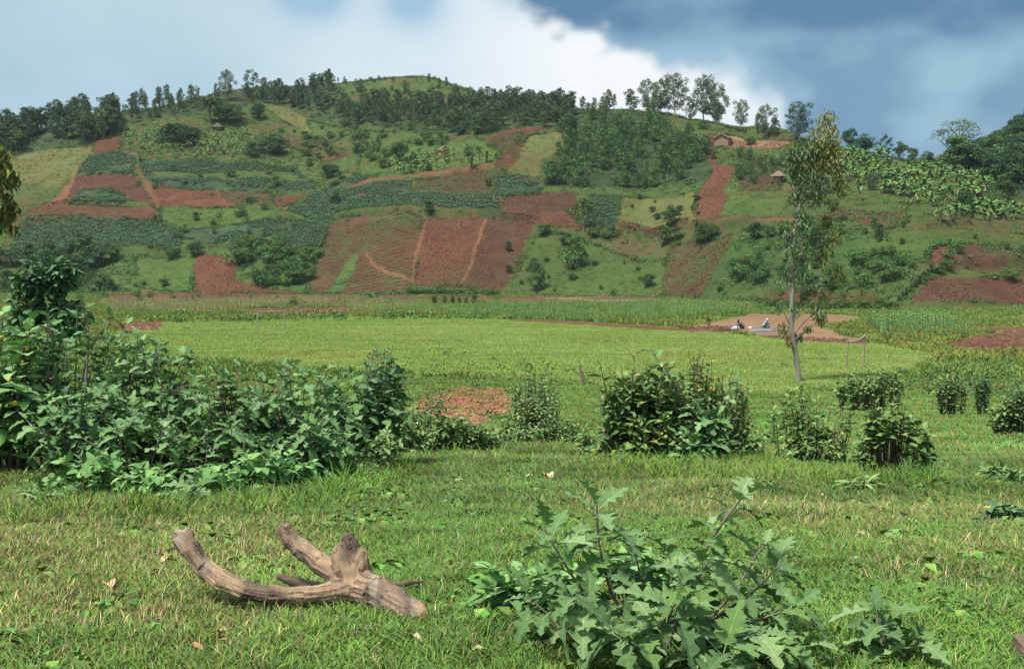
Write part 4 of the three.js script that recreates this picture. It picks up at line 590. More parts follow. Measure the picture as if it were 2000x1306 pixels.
  scatter('grass', tall, matGrass, [...spotsIn('780,900 870,868 1010,862 1160,880 1180,915 1000,905', 420, 0.1, 84), ...spotsIn('560,985 780,905 800,935 600,1020', 260, 0.1, 85), ...spotsIn('1180,905 1500,905 1560,925 1840,935 1830,960 1180,935', 520, 0.1, 86), ...spotsIn('20,1000 560,985 560,1010 20,1030', 260, 0.1, 87)], r, 0.55, 1.15, 'longer grass at the foot of the shrubs', tint, 0.3);
  scatter('clover', leafClump(9, 0.07, 0.05, 0.035, [[0.1, 0.21, 0.05], [0.13, 0.24, 0.06]], 550, 0.9), matLeaf, [...fill(3600, 3.8, 10, (x, d) => fbm(x * 0.9 + 71, d * 0.9, 3) > 0.55)], r, 0.7, 1.5, 'small broad-leaved weeds in the near grass', tone(0.8, 1.2), 0.4);
  { const q = plots.find((p) => p.cover === 'rubble'), o = plotSpots(q, 14, 89), o2 = plotSpots(q, 0.8, 90); scatter('clods', clodGeo, new THREE.MeshStandardMaterial({ color: new THREE.Color(1.9, 1.9, 1.7), vertexColors: true, roughness: 1 }), o, r, 0.12, 0.45, 'loose lumps of orange-red earth between the shrubs', tone(0.7, 1.3), 0.6); scatter('weeds', leafClump(14, 0.25, 0.3, 0.12, PAL.shrub, 409), matLeaf, o2, r, 0.5, 1.3, 'weeds on the loose orange-red earth', tone(0.7, 1.2)); }
  for (let k = 0; k < 45000; k++) { const d = mix(60, 175, r()), x = (r() - 0.5) * d; if (hillAt(x / d, d) === null && fbm(x * 0.07 + 81, d * 0.07, 3) > 0.42 && !/soil|track|clay/.test(plotAt(x, d)?.cover ?? '')) spare.push(onGround(x, -d)); }
  scatter('grass', Fg, matGrass, spare, r, 0.6, 1.4, 'short grass round the football field', (p, q) => { const n = fbm(p.x * 0.12 + 7, p.z * 0.3, 4), f = mix(0.75, 1.1, q()) * mix(0.72, 1.2, n); return [f * mix(1.15, 0.95, n), f, f]; }, 0.2);
  scatter('weeds', leafClump(12, 0.1, 0.09, 0.065, [[0.13, 0.27, 0.06], [0.17, 0.32, 0.075]], 551, 0.8), matLeaf, [...spotsIn('640,965 770,955 800,1030 660,1050', 55, 0.06, 91), ...fill(260, 4, 12)], r, 0.6, 1.3, 'leafy weeds in the near grass', tone(0.8, 1.2), 0.4);
  { const mb = new MB(), q = rng(92); mb.leaf(V(-0.02, 0, 0), V(1, 0.15, 0).normalize(), V(0, 1, 0.3).normalize(), 0.05, 0.018, [0.55, 0.45, 0.27], 0.5); mb.leaf(V(0, 0.005, 0.01), V(0.3, 0.4, 0.8).normalize(), V(0.2, 1, 0).normalize(), 0.03, 0.009, [0.45, 0.36, 0.2], 0.4); scatter('litter', mb.geo(), matLeaf, fill(420, 4, 15).map((p) => p.add(V(0, 0.03, 0))), r, 0.6, 1.9, 'scraps of pale dry leaf in the grass', tone(0.6, 1.2), 0.8); }
  const dryStalk = tuft(7, 0.55, 0.012, 0.12, [[0.25, 0.19, 0.09], [0.2, 0.17, 0.07], [0.3, 0.24, 0.13]], 546, 3);
  scatter('dry_grass', dryStalk, matGrass, spotsIn('330,752 480,752 560,770 560,790 330,790', 120, 0.25, 88), r, 0.8, 1.7, 'dry brown stalks behind the thicket', null, 0.2);
}

// ---------------------------------------------------------------- solid figures from rounded limbs: a smooth union of capsules, turned into one skin
function skin(caps, cell, k, color, bump) {                         // caps: [ax, ay, az, bx, by, bz, ra, rb]
  const lo = [1e9, 1e9, 1e9], hi = [-1e9, -1e9, -1e9];
  for (const c of caps) for (let j = 0; j < 3; j++) { const m = Math.max(c[6], c[7]) + cell * 2.5; lo[j] = Math.min(lo[j], c[j] - m, c[j + 3] - m); hi[j] = Math.max(hi[j], c[j] + m, c[j + 3] + m); }
  const n = [0, 1, 2].map((j) => Math.ceil((hi[j] - lo[j]) / cell) + 1), N = n[0] * n[1] * n[2], fd = new Float32Array(N), ix = (x, y, z) => (z * n[1] + y) * n[0] + x;
  const dist = (x, y, z) => {
    let s = 0, mn = 1e9; const ds = [];
    for (const c of caps) { const dx = c[3] - c[0], dy = c[4] - c[1], dz = c[5] - c[2], q = dx * dx + dy * dy + dz * dz, t = q ? clamp(((x - c[0]) * dx + (y - c[1]) * dy + (z - c[2]) * dz) / q) : 0, v = Math.hypot(x - c[0] - dx * t, y - c[1] - dy * t, z - c[2] - dz * t) - mix(c[6], c[7], t); ds.push(v); if (v < mn) mn = v; }
    for (const v of ds) s += Math.exp(-(v - mn) / k);
    return mn - k * Math.log(s) + (bump ? bump(x, y, z, mn) : 0);
  };
  for (let z = 0; z < n[2]; z++) for (let y = 0; y < n[1]; y++) for (let x = 0; x < n[0]; x++) fd[ix(x, y, z)] = dist(lo[0] + x * cell, lo[1] + y * cell, lo[2] + z * cell);
  const id = new Int32Array(N).fill(-1), mb = new MB();
  for (let z = 0; z < n[2] - 1; z++) for (let y = 0; y < n[1] - 1; y++) for (let x = 0; x < n[0] - 1; x++) {
    let sx = 0, sy = 0, sz = 0, m = 0;
    const g = (i, j, l) => fd[ix(x + i, y + j, z + l)], edge = (a, b, i, j, l, ax) => { if ((a < 0) === (b < 0)) return; const t = a / (a - b); sx += i + (ax === 0 ? t : 0); sy += j + (ax === 1 ? t : 0); sz += l + (ax === 2 ? t : 0); m++; };
    for (let i = 0; i < 2; i++) for (let j = 0; j < 2; j++) { edge(g(0, i, j), g(1, i, j), 0, i, j, 0); edge(g(i, 0, j), g(i, 1, j), i, 0, j, 1); edge(g(i, j, 0), g(i, j, 1), i, j, 0, 2); }
    if (!m) continue;
    const X = lo[0] + (x + sx / m) * cell, Y = lo[1] + (y + sy / m) * cell, Z = lo[2] + (z + sz / m) * cell; id[ix(x, y, z)] = mb.v(X, Y, Z, color(X, Y, Z), X, Y);
  }
  for (let z = 1; z < n[2] - 1; z++) for (let y = 1; y < n[1] - 1; y++) for (let x = 1; x < n[0] - 1; x++) {
    const a = fd[ix(x, y, z)] < 0, q = (p, b, c, d) => (a ? mb.quad(p, b, c, d) : mb.quad(d, c, b, p));
    if (a !== (fd[ix(x + 1, y, z)] < 0)) q(id[ix(x, y - 1, z - 1)], id[ix(x, y, z - 1)], id[ix(x, y, z)], id[ix(x, y - 1, z)]);
    if (a !== (fd[ix(x, y + 1, z)] < 0)) q(id[ix(x - 1, y, z - 1)], id[ix(x - 1, y, z)], id[ix(x, y, z)], id[ix(x, y, z - 1)]);
    if (a !== (fd[ix(x, y, z + 1)] < 0)) q(id[ix(x - 1, y - 1, z)], id[ix(x, y - 1, z)], id[ix(x, y, z)], id[ix(x - 1, y, z)]);
  }
  return mb.geo();
}
const matPlain = new THREE.MeshStandardMaterial({ vertexColors: true, roughness: 0.9, side: THREE.DoubleSide }); matPlain.name = 'plain';

// ---------------------------------------------------------------- houses on the hill
const paint = (g, col, f = 0.16) => { g = g.index ? g.toNonIndexed() : g; const p = g.attributes.position, c = []; for (let i = 0; i < p.count; i++) { const k = 1 - f / 2 + f * vn(p.getX(i) * 3 + 7, p.getY(i) * 3 + p.getZ(i) * 2.3); c.push(col[0] * k, col[1] * k, col[2] * k); } g.setAttribute('color', new THREE.Float32BufferAttribute(c, 3)); g.computeVertexNormals(); return g; };
function gableHouse(p, turn, w, l, h, peak, wallCol, roofCol, label, o = {}) {   // gable end along +z
  const t = thing('mud_house', label, 'house', p); t.rotation.y = turn;
  const s = new THREE.Shape([new THREE.Vector2(-w / 2, -0.6), new THREE.Vector2(w / 2, -0.6), new THREE.Vector2(w / 2, h), new THREE.Vector2((o.off ?? 0), h + peak), new THREE.Vector2(-w / 2, h)]);
  const walls = new THREE.ExtrudeGeometry(s, { depth: l, bevelEnabled: false, steps: 4 }); walls.translate(0, 0, -l / 2);
  part('wall', paint(walls, wallCol), matPlain, t);
  for (const sd of [-1, 1]) {
    const run = w / 2 - sd * (o.off ?? 0), len = Math.hypot(run, peak) + 0.5, g = new THREE.BoxGeometry(len, 0.12, l + 0.9, 6, 1, 10), q = g.attributes.position;
    for (let i = 0; i < q.count; i++) q.setY(i, q.getY(i) + 0.05 * (vn(q.getX(i) * 2 + 5, q.getZ(i) * 2) - 0.5));
    g.translate(sd * len / 2, 0, 0); g.rotateZ(-sd * Math.atan2(peak, run)); g.translate((o.off ?? 0), h + peak + 0.1, 0); part('roof_slope', paint(g, roofCol, 0.4), matPlain, t);
  }
  if (o.door) part('door', paint(new THREE.BoxGeometry(0.8, 1.7, 0.08).translate(o.door, 0.75, l / 2 + 0.02), [0.05, 0.035, 0.025]), matPlain, t);
  return t;
}
gableHouse(at(1413, 283), -0.42, 4.4, 5.2, 2.0, 1.15, [0.3, 0.185, 0.13], [0.3, 0.24, 0.17], 'pinkish mud house with a low gabled roof below the cattle', {});
gableHouse(at(866, 302), 0.3, 2.9, 3.2, 1.7, 1.25, [0.42, 0.22, 0.11], [0.26, 0.22, 0.19], 'small gabled hut with an orange wall among bananas in the middle of the hill', { off: 0.35 });
gableHouse(at(1626, 335), 0.9, 4, 5, 1.9, 1.0, [0.3, 0.19, 0.12], [0.24, 0.15, 0.1], 'brown-roofed house half hidden behind the tall foreground tree', {});
function roundHut(p, r0, h, roofH, wallCol, strawCol, label, door) {
  const t = thing('thatched_hut', label, 'hut', p), wall = new THREE.CylinderGeometry(r0, r0 * 1.02, h + 0.5, 20, 3, true); wall.translate(0, h / 2 - 0.25, 0); part('wall', paint(wall, wallCol), matPlain, t);
  const mb = new MB(), r = rng(600 + Math.round(p.x));
  for (let ring = 0; ring < 5; ring++) for (let k = 0; k < 40; k++) { const an = (k + r() * 0.8) / 40 * 6.283, t0 = ring / 5, t1 = t0 + 0.3 + 0.06 * r(), R = (u) => r0 * 1.45 * u + 0.05, y = (u) => h + roofH - roofH * 1.12 * Math.pow(u, 1.15) + 0.05, w = 0.12, c = strawCol.map((v) => v * (0.65 + 0.6 * r())), s = [-Math.sin(an), Math.cos(an)], e = (u, d, up) => mb.v(Math.cos(an) * R(u) + s[0] * d * (0.5 + u * 2.4), y(u) + up, Math.sin(an) * R(u) + s[1] * d * (0.5 + u * 2.4), c); mb.quad(e(t0, -w, 0.05), e(t0, w, 0.05), e(t1, w, 0), e(t1, -w, 0)); }
  part('thatch', mb.geo(), matPlain, t);
  const cone = new THREE.ConeGeometry(r0 * 1.32, roofH, 18, 1, true); cone.translate(0, h + roofH / 2 - 0.06, 0); part('roof_frame', paint(cone, strawCol.map((v) => v * 0.5)), matPlain, t);
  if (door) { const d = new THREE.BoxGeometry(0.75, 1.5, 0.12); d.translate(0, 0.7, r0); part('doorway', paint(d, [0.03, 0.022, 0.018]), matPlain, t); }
  return t;
}
roundHut(at(1521, 356), 1.35, 1.8, 1.2, [0.38, 0.2, 0.11], [0.19, 0.14, 0.105], 'thatched hut with tan walls left of the tall foreground tree', true).rotation.y = 0.5;
roundHut(at(425, 252), 1.5, 1.1, 1.5, [0.28, 0.16, 0.1], [0.12, 0.085, 0.06], 'small thatched hut under the palm on the left spur', false);

// ---------------------------------------------------------------- cattle and people
function beast(p, turn, len, col, label) {
  const t = thing('cow', label, 'cow', p, null), L = len, caps = [[-0.42 * L, 0.62 * L, 0, 0.34 * L, 0.66 * L, 0, 0.17 * L, 0.2 * L], [0.36 * L, 0.68 * L, 0, 0.56 * L, 0.72 * L, 0, 0.15 * L, 0.1 * L], [0.56 * L, 0.72 * L, 0, 0.74 * L, 0.6 * L, 0, 0.085 * L, 0.05 * L], [0.6 * L, 0.8 * L, 0.05 * L, 0.63 * L, 0.92 * L, 0.13 * L, 0.025 * L, 0.012 * L], [0.6 * L, 0.8 * L, -0.05 * L, 0.63 * L, 0.92 * L, -0.13 * L, 0.025 * L, 0.012 * L], [-0.5 * L, 0.7 * L, 0, -0.58 * L, 0.3 * L, 0, 0.025 * L, 0.02 * L]];
  for (const s of [-1, 1]) { caps.push([0.32 * L, 0.55 * L, s * 0.11 * L, 0.31 * L, 0.28 * L, s * 0.11 * L, 0.075 * L, 0.045 * L], [0.31 * L, 0.28 * L, s * 0.11 * L, 0.32 * L, -0.02, s * 0.11 * L, 0.04 * L, 0.035 * L], [-0.4 * L, 0.58 * L, s * 0.11 * L, -0.34 * L, 0.4 * L, s * 0.11 * L, 0.1 * L, 0.06 * L], [-0.34 * L, 0.4 * L, s * 0.11 * L, -0.44 * L, 0.24 * L, s * 0.11 * L, 0.055 * L, 0.04 * L], [-0.44 * L, 0.24 * L, s * 0.11 * L, -0.42 * L, -0.02, s * 0.11 * L, 0.038 * L, 0.035 * L]); }
  part('body', skin(caps, L * 0.035, L * 0.02, (x, y, z) => col.map((v) => v * (0.8 + 0.4 * vn(x * 5, y * 5 + z * 4)))), matPlain, t); t.rotation.y = turn; return t;
}
for (const [x, y, turn, l, lab] of [[1419, 252, 0.2, 1.5, 'dark cow, first from the left of the small herd above the mud house'], [1427, 254, 0.1, 1.3, 'dark cow, second from the left of the small herd'], [1441, 257, 3.0, 1.4, 'dark cow in the middle of the herd, right of the slim trunk'], [1449, 258, 0.1, 1.3, 'dark cow, second from the right of the small herd'], [1455, 259, 0.0, 1.3, 'dark cow, last at the right of the small herd']]) beast(at(x, y), turn, l, [0.035, 0.025, 0.02], lab);
beast(at(1244, 508), 0.4, 0.8, [0.03, 0.025, 0.022], 'small dark goat-sized animal grazing on the bright grassy slope');

const SKIN = [0.06, 0.033, 0.022];
function person(p, turn, joints, clothes, label, scale = 1) {        // joints in metres at 1.6 m standing height; clothes: [name, capsules, colour]
  const t = thing('person', label, 'person', p); t.rotation.y = turn; t.scale.setScalar(scale);
  part('body', skin(joints, 0.022, 0.018, (x, y, z) => (clothes.hair && clothes.hair(x, y, z) ? [0.012, 0.01, 0.009] : SKIN)), matPlain, t);
  for (const [n, caps, col] of clothes.list) part(n, skin(caps, 0.022, 0.02, (x, y, z) => col.map((v) => v * (0.8 + 0.4 * vn(x * 9, y * 9 + z * 7)))), matPlain, t);
  return t;
}
const hand = (x, y, z, dx, dz, s) => { const o = []; for (let k = 0; k < 4; k++) o.push([x + (k - 1.5) * 0.018 * dz, y - 0.03, z + (k - 1.5) * 0.018 * dx, x + (k - 1.5) * 0.022 * dz, y - [0.1, 0.115, 0.11, 0.095][k], z + (k - 1.5) * 0.022 * dx + 0.01, 0.009, 0.007]); o.push([x, y - 0.01, z, x, y - 0.05, z, 0.022, 0.024], [x + s * 0.02 * dz, y - 0.02, z + 0.025, x + s * 0.03 * dz, y - 0.065, z + 0.045, 0.01, 0.008]); return o; };
const headOf = (x, y, z, f = 1) => [[x, y - 0.09, z, x, y, z - 0.005 * f, 0.05, 0.055], [x, y + 0.02, z - 0.01 * f, x, y + 0.08, z - 0.015 * f, 0.078, 0.085], [x, y + 0.02, z + 0.03 * f, x, y - 0.01, z + 0.045 * f, 0.05, 0.035], [x, y + 0.045, z + 0.07 * f, x, y + 0.025, z + 0.09 * f, 0.012, 0.016], [x - 0.08, y + 0.04, z, x - 0.084, y + 0.02, z, 0.016, 0.014], [x + 0.08, y + 0.04, z, x + 0.084, y + 0.02, z, 0.016, 0.014]];
person(at(1384, 643), 2.7, [
  ...headOf(0, 1.43, 0), [0, 0.98, 0, 0, 1.24, 0.0, 0.125, 0.14], [0, 0.86, 0, 0, 0.95, 0, 0.13, 0.12], [-0.13, 1.27, 0, 0.13, 1.27, 0, 0.06, 0.06], [0, 1.3, 0, 0, 1.38, 0, 0.06, 0.05],
  [-0.18, 1.26, 0, -0.23, 1.0, 0.02, 0.048, 0.038], [-0.23, 1.0, 0.02, -0.22, 0.77, 0.08, 0.036, 0.026], ...hand(-0.22, 0.75, 0.09, 1, 0.2, 1), [0.18, 1.26, 0, 0.24, 1.0, -0.03, 0.048, 0.038], [0.24, 1.0, -0.03, 0.23, 0.77, 0.02, 0.036, 0.026], ...hand(0.23, 0.75, 0.03, 1, 0.2, -1),
  [-0.08, 0.84, 0, -0.09, 0.45, 0.05, 0.085, 0.056], [-0.09, 0.45, 0.05, -0.09, 0.06, -0.03, 0.055, 0.033], [-0.09, 0.03, -0.03, -0.09, 0.02, 0.12, 0.035, 0.028], [0.08, 0.84, 0, 0.09, 0.45, 0.0, 0.085, 0.056], [0.09, 0.45, 0.0, 0.1, 0.06, -0.12, 0.055, 0.033], [0.1, 0.03, -0.12, 0.1, 0.02, 0.03, 0.035, 0.028],
], { hair: (x, y, z) => y > 1.47 && (z < 0.03 || y > 1.53), list: [['shirt', [[0, 0.88, 0, 0, 1.25, 0, 0.155, 0.155], [-0.14, 1.27, 0, 0.14, 1.27, 0, 0.075, 0.075], [-0.18, 1.25, 0, -0.22, 1.05, 0.02, 0.068, 0.06], [0.18, 1.25, 0, 0.23, 1.05, -0.02, 0.068, 0.06]], [0.05, 0.05, 0.032]], ['trousers', [[0, 0.84, 0, 0, 0.92, 0, 0.155, 0.15], [-0.08, 0.82, 0, -0.095, 0.36, 0.05, 0.11, 0.085], [0.08, 0.82, 0, 0.1, 0.36, -0.02, 0.11, 0.085]], [0.42, 0.24, 0.07]]] }, 'standing person in dark top and yellow-brown trousers on the tan ground', 0.95);
const squat = (lean) => [...headOf(0, 0.8 - lean * 0.16, 0.24 + lean * 0.16), [0, 0.24, -0.1, 0, 0.6 - lean * 0.1, 0.1 + lean * 0.12, 0.15, 0.14], [0, 0.66 - lean * 0.1, 0.14 + lean * 0.12, 0, 0.74 - lean * 0.14, 0.2 + lean * 0.14, 0.055, 0.05],
  [-0.17, 0.62 - lean * 0.1, 0.12 + lean * 0.12, -0.24, 0.4, 0.3, 0.048, 0.038], [-0.24, 0.4, 0.3, -0.12, 0.2, 0.46, 0.036, 0.026], ...hand(-0.12, 0.18, 0.47, 1, 0.4, 1), [0.17, 0.62 - lean * 0.1, 0.12 + lean * 0.12, 0.24, 0.4, 0.3, 0.048, 0.038], [0.24, 0.4, 0.3, 0.12, 0.2, 0.46, 0.036, 0.026], ...hand(0.12, 0.18, 0.47, 1, 0.4, -1),
  [-0.1, 0.24, -0.08, -0.17, 0.46, 0.24, 0.085, 0.058], [-0.17, 0.46, 0.24, -0.15, 0.06, 0.06, 0.056, 0.034], [-0.15, 0.03, 0.06, -0.16, 0.02, 0.2, 0.035, 0.028], [0.1, 0.24, -0.08, 0.17, 0.46, 0.24, 0.085, 0.058], [0.17, 0.46, 0.24, 0.15, 0.06, 0.06, 0.056, 0.034], [0.15, 0.03, 0.06, 0.16, 0.02, 0.2, 0.035, 0.028]];
const robe = (lean, col) => [['wrap', [[0, 0.22, -0.1, 0, 0.6 - lean * 0.1, 0.1 + lean * 0.12, 0.19, 0.165], [-0.16, 0.6 - lean * 0.1, 0.12 + lean * 0.12, 0.16, 0.6 - lean * 0.1, 0.12 + lean * 0.12, 0.075, 0.075], [-0.11, 0.24, -0.05, -0.17, 0.44, 0.22, 0.115, 0.09], [0.11, 0.24, -0.05, 0.17, 0.44, 0.22, 0.115, 0.09], [0, 0.14, -0.12, 0, 0.2, 0.1, 0.16, 0.16]], col]];
{ const p = at(1449, 642); person(p, -1.3, squat(0.7), { hair: (x, y) => false, list: [...robe(0.7, [0.11, 0.085, 0.13]), ['headscarf', [[0, 0.72, 0.35, 0, 0.78, 0.34, 0.09, 0.095]], [0.07, 0.05, 0.08]]] }, 'crouching person wrapped in dark purple-grey cloth beside a pale cloth', 1.25); }
{ const p = at(1494, 640); person(p, 0.8, squat(0.3), { hair: () => false, list: [...robe(0.3, [0.3, 0.34, 0.38]), ['headscarf', [[0, 0.78, 0.28, 0, 0.86, 0.27, 0.095, 0.1]], [0.72, 0.68, 0.6]]] }, 'crouching person with a white head cloth on the pale grey patch', 1.15); }
function heapAt(px, py, w, h, d, col, name, label, cat, seed) { const p = at(px, py), g = new THREE.SphereGeometry(1, 22, 12), q = g.attributes.position; for (let i = 0; i < q.count; i++) { const x = q.getX(i), y = q.getY(i), z = q.getZ(i), k = 0.7 + 0.6 * fbm(x * 2.2 + seed, z * 2.2 + y * 1.4, 3); q.setXYZ(i, x * w * k, y * h * k, z * d * k); } const m = top(name, paint(g, col, 0.3), matPlain, label, cat); m.position.copy(p); return m; }
heapAt(1438, 642, 0.55, 0.3, 0.38, [0.4, 0.42, 0.48], 'cloth_pile', 'crumpled white cloth lying left of the crouching person in purple-grey', 'cloth', 3);
heapAt(1466, 640, 0.18, 0.15, 0.18, [0.75, 0.75, 0.72], 'cloth_bundle', 'tiny white bundle between the two crouching people', 'cloth', 8);
heapAt(1490, 645, 1.5, 0.16, 1.0, [0.19, 0.2, 0.215], 'clay_heap', 'low pale grey heap in front of the person with the white head cloth', 'heap', 5);

// ---------------------------------------------------------------- goals, post, plank
const WOOD = [0.28, 0.24, 0.19];
function pole(parent, name, pts, r0, r1, seed, col = WOOD) { const mb = new MB(); mb.tube(pts, r0, r1, col, 8, 0.18, rng(seed)); return part(name, mb.geo(), matBark, parent); }
function goal(pl, pr, hl, hr, label, sag, seed) {
  const o = at(...pl), e = at(...pr), t = thing('goal', label, 'goal', o, null), q = e.clone().sub(o), r = rng(seed), j = () => (r() - 0.5) * 0.1, bentPole = (b, h, lean) => Array.from({ length: 6 }, (_, k) => b.clone().add(V(lean * k / 5 + j() * 0.4, -0.2 + (h + 0.2) * k / 5, j() * 0.4)));
  pole(t, 'post', bentPole(V(0, 0, 0), hl, 0.12), 0.07, 0.05, seed + 1); pole(t, 'post', bentPole(q, hr, 0.03), 0.075, 0.055, seed + 2);
  const a = V(0.12, hl - 0.08, 0.08), b = q.clone().add(V(0.05, hr - 0.1, 0.08)), m = []; for (let k = 0; k <= 7; k++) { const u = k / 7; m.push(a.clone().lerp(b, -0.04 + u * 1.08).add(V(0, -sag * 4 * u * (1 - u), 0))); } pole(t, 'crossbar', m, 0.05, 0.04, seed + 3, [0.36, 0.32, 0.26]);
  return t;
}
goal([1653, 716], [1687, 716], 1.95, 2.35, 'nearer crooked pole goal with a sagging crossbar at the right end of the football field', 0.16, 701);
goal([502, 646], [556, 641], 2.25, 2.15, 'farther thin pole goal at the left end of the football field', 0.05, 711);
{ const p = at(1138, 752), t = thing('wooden_post', 'crooked weathered post stump standing at the near edge of the football field', 'post', p), k = -p.z / F; pole(t, 'stake', [V(0.02, -0.15, 0), V(0, 8 * k, 0), V(-2 * k, 20 * k, 0), V(-5 * k, 32 * k, 0), V(-4 * k, 41 * k, 0)], 3.2 * k, 2.4 * k, 721, [0.2, 0.16, 0.12]); pole(t, 'knot', [V(-2 * k, 19 * k, 0), V(0.6 * k, 22 * k, 0), V(1.2 * k, 24 * k, 0)], 1.8 * k, 1.0 * k, 722, [0.18, 0.14, 0.1]); }
{ const p = at(2003, 1292), t = thing('plank', 'end of a dark weathered plank lying in the grass at the bottom right corner', 'plank', p), g = new THREE.BoxGeometry(0.5, 0.06, 0.16, 14, 3, 6), q = g.attributes.position; for (let i = 0; i < q.count; i++) q.setXYZ(i, q.getX(i) + 0.012 * vn(q.getZ(i) * 60, q.getY(i) * 40), q.getY(i) + 0.006 * vn(q.getX(i) * 20, q.getZ(i) * 50), q.getZ(i)); part('board', paint(g, [0.13, 0.085, 0.06], 0.7), matPlain, t); t.position.add(V(0.21, 0.05, 0)); t.rotation.set(0.35, 0.12, -0.03); }

// ---------------------------------------------------------------- leaves one can tell apart
const P3 = (px, py, d) => { const [a, e] = slopeOf(px, py); return V(a * d, EYE + e * d, -d); };
// a blade of unit length along +x, up is +y; the stalk lies on -x
function bladeGeo(seed, o) {
  const r = rng(seed), mb = new MB(), N = o.n ?? 12, W = o.w ?? 0.3, lob = o.lobes ?? 0, L = [], M = [], M2 = [], C = [], Q = [];
  const vein = o.vein ?? [1.35, 1.3, 1.5], ph = r() * 0.2;
  for (let k = 0; k <= N; k++) {
    const t = k / N, env = Math.pow(Math.sin(Math.PI * Math.pow(clamp(t * 0.985 + 0.012), o.skew ?? 0.75)), o.round ?? 0.8) * W;
    const side = (s) => {
      const u = t * lob + ph + (s > 0 ? 0.12 : 0), tri = lob ? 1 - Math.abs(((u % 1) + 1) % 1 * 2 - 1) : 1, q = lob ? 0.24 + 0.96 * Math.pow(tri, 1.2) : 1, w = env * q * (0.92 + 0.16 * r());
      const x = t + (lob ? 0.05 * tri * (1 - t) : 0), y = -(o.droop ?? 0.35) * t * t + (o.fold ?? 0.35) * w * (1 - 0.7 * t) + (o.wave ?? 0.02) * (r() - 0.5) * 2, f = 0.86 + 0.26 * r();
      return mb.v(x, y, s * w, [f, f, f * 0.98], x, s * w);
    };
    L.push(side(-1)); const ym = -(o.droop ?? 0.35) * t * t, vw = (o.veinW ?? 0) * (1 - 0.8 * t); M.push(vw ? mb.v(t, ym + vw * 0.4, -vw, [0.95, 0.95, 0.95], t, -vw) : mb.v(t, ym, 0, vein, t, 0)); if (vw) { C.push(mb.v(t, ym - vw * 0.3, 0, vein, t, 0)); M2.push(mb.v(t, ym + vw * 0.4, vw, [0.95, 0.95, 0.95], t, vw)); } else { C.push(M[k]); M2.push(M[k]); } Q.push(side(1));
  }
  for (let k = 0; k < N; k++) { mb.quad(L[k], M[k], M[k + 1], L[k + 1]); mb.quad(M2[k], Q[k], Q[k + 1], M2[k + 1]); if (M[k] !== M2[k]) { mb.quad(M[k], C[k], C[k + 1], M[k + 1]); mb.quad(C[k], M2[k], M2[k + 1], C[k + 1]); } }
  if (o.stalk) { const s = o.stalk, a = mb.v(-s, 0.02, -0.012, [1.1, 0.9, 1]), b = mb.v(-s, 0.02, 0.012, [1.1, 0.9, 1]), c = mb.v(0, 0, 0.014, vein), d = mb.v(0, 0, -0.014, vein); mb.quad(a, b, c, d); }
  return mb.geo();
}
const BLADE = {
  lobed: seeds(5, (k) => bladeGeo(800 + k, { lobes: 3.7, w: 0.33 + 0.02 * k, droop: 0.25 + 0.12 * k, fold: 0.35 + 0.12 * (k % 3), wave: 0.035, veinW: 0.022, vein: [1.9, 1.55, 1.8], n: 13, stalk: 0.22, skew: 0.66, round: 0.7 })),
  lobedFar: seeds(4, (k) => bladeGeo(820 + k, { n: 8, lobes: 2.8, w: 0.37, droop: 0.25 + 0.15 * k, fold: 0.5, wave: 0.05, stalk: 0.2, skew: 0.66, round: 0.7 })),
  oval: seeds(3, (k) => bladeGeo(840 + k, { n: 5, w: 0.27, droop: 0.2 + 0.15 * k, fold: 0.3, wave: 0.012, stalk: 0.12 })), heart: seeds(3, (k) => bladeGeo(860 + k, { n: 5, w: 0.4, droop: 0.25 + 0.12 * k, fold: 0.2, wave: 0.02, stalk: 0.25, skew: 0.55, round: 0.6 })),
  narrow: seeds(3, (k) => bladeGeo(880 + k, { n: 6, w: 0.11, droop: 0.3 + 0.2 * k, fold: 0.4, wave: 0.01 })),
};
function tints(name, list, rough = 0.8, through = 0.22) { return list.map((c) => { const m = new THREE.MeshPhysicalMaterial({ color: new THREE.Color(c[0], c[1], c[2]), vertexColors: true, roughness: rough, transmission: through, thickness: 0, side: THREE.DoubleSide, specularIntensity: 0.6 }); m.name = name; return m; }); }
const TINT = {
  prickly: tints('lobed leaves', [[0.1, 0.185, 0.06], [0.13, 0.22, 0.078], [0.07, 0.14, 0.045], [0.17, 0.26, 0.1], [0.095, 0.18, 0.042]]), vine: tints('vine leaves', [[0.09, 0.2, 0.05], [0.12, 0.25, 0.06], [0.07, 0.16, 0.04], [0.15, 0.28, 0.075]]),
  glossy: tints('glossy leaves', [[0.085, 0.16, 0.042], [0.125, 0.205, 0.05], [0.06, 0.12, 0.036], [0.18, 0.24, 0.06]], 0.5, 0.15), lantana: tints('rough small leaves', [[0.1, 0.175, 0.045], [0.13, 0.215, 0.055], [0.075, 0.14, 0.04], [0.17, 0.25, 0.07]]), dark: tints('dark leaves', [[0.04, 0.1, 0.035], [0.06, 0.135, 0.045], [0.03, 0.075, 0.028], [0.08, 0.165, 0.05]]),
  yellow: tints('yellowed leaves', [[0.42, 0.33, 0.05], [0.3, 0.3, 0.06]]),
};
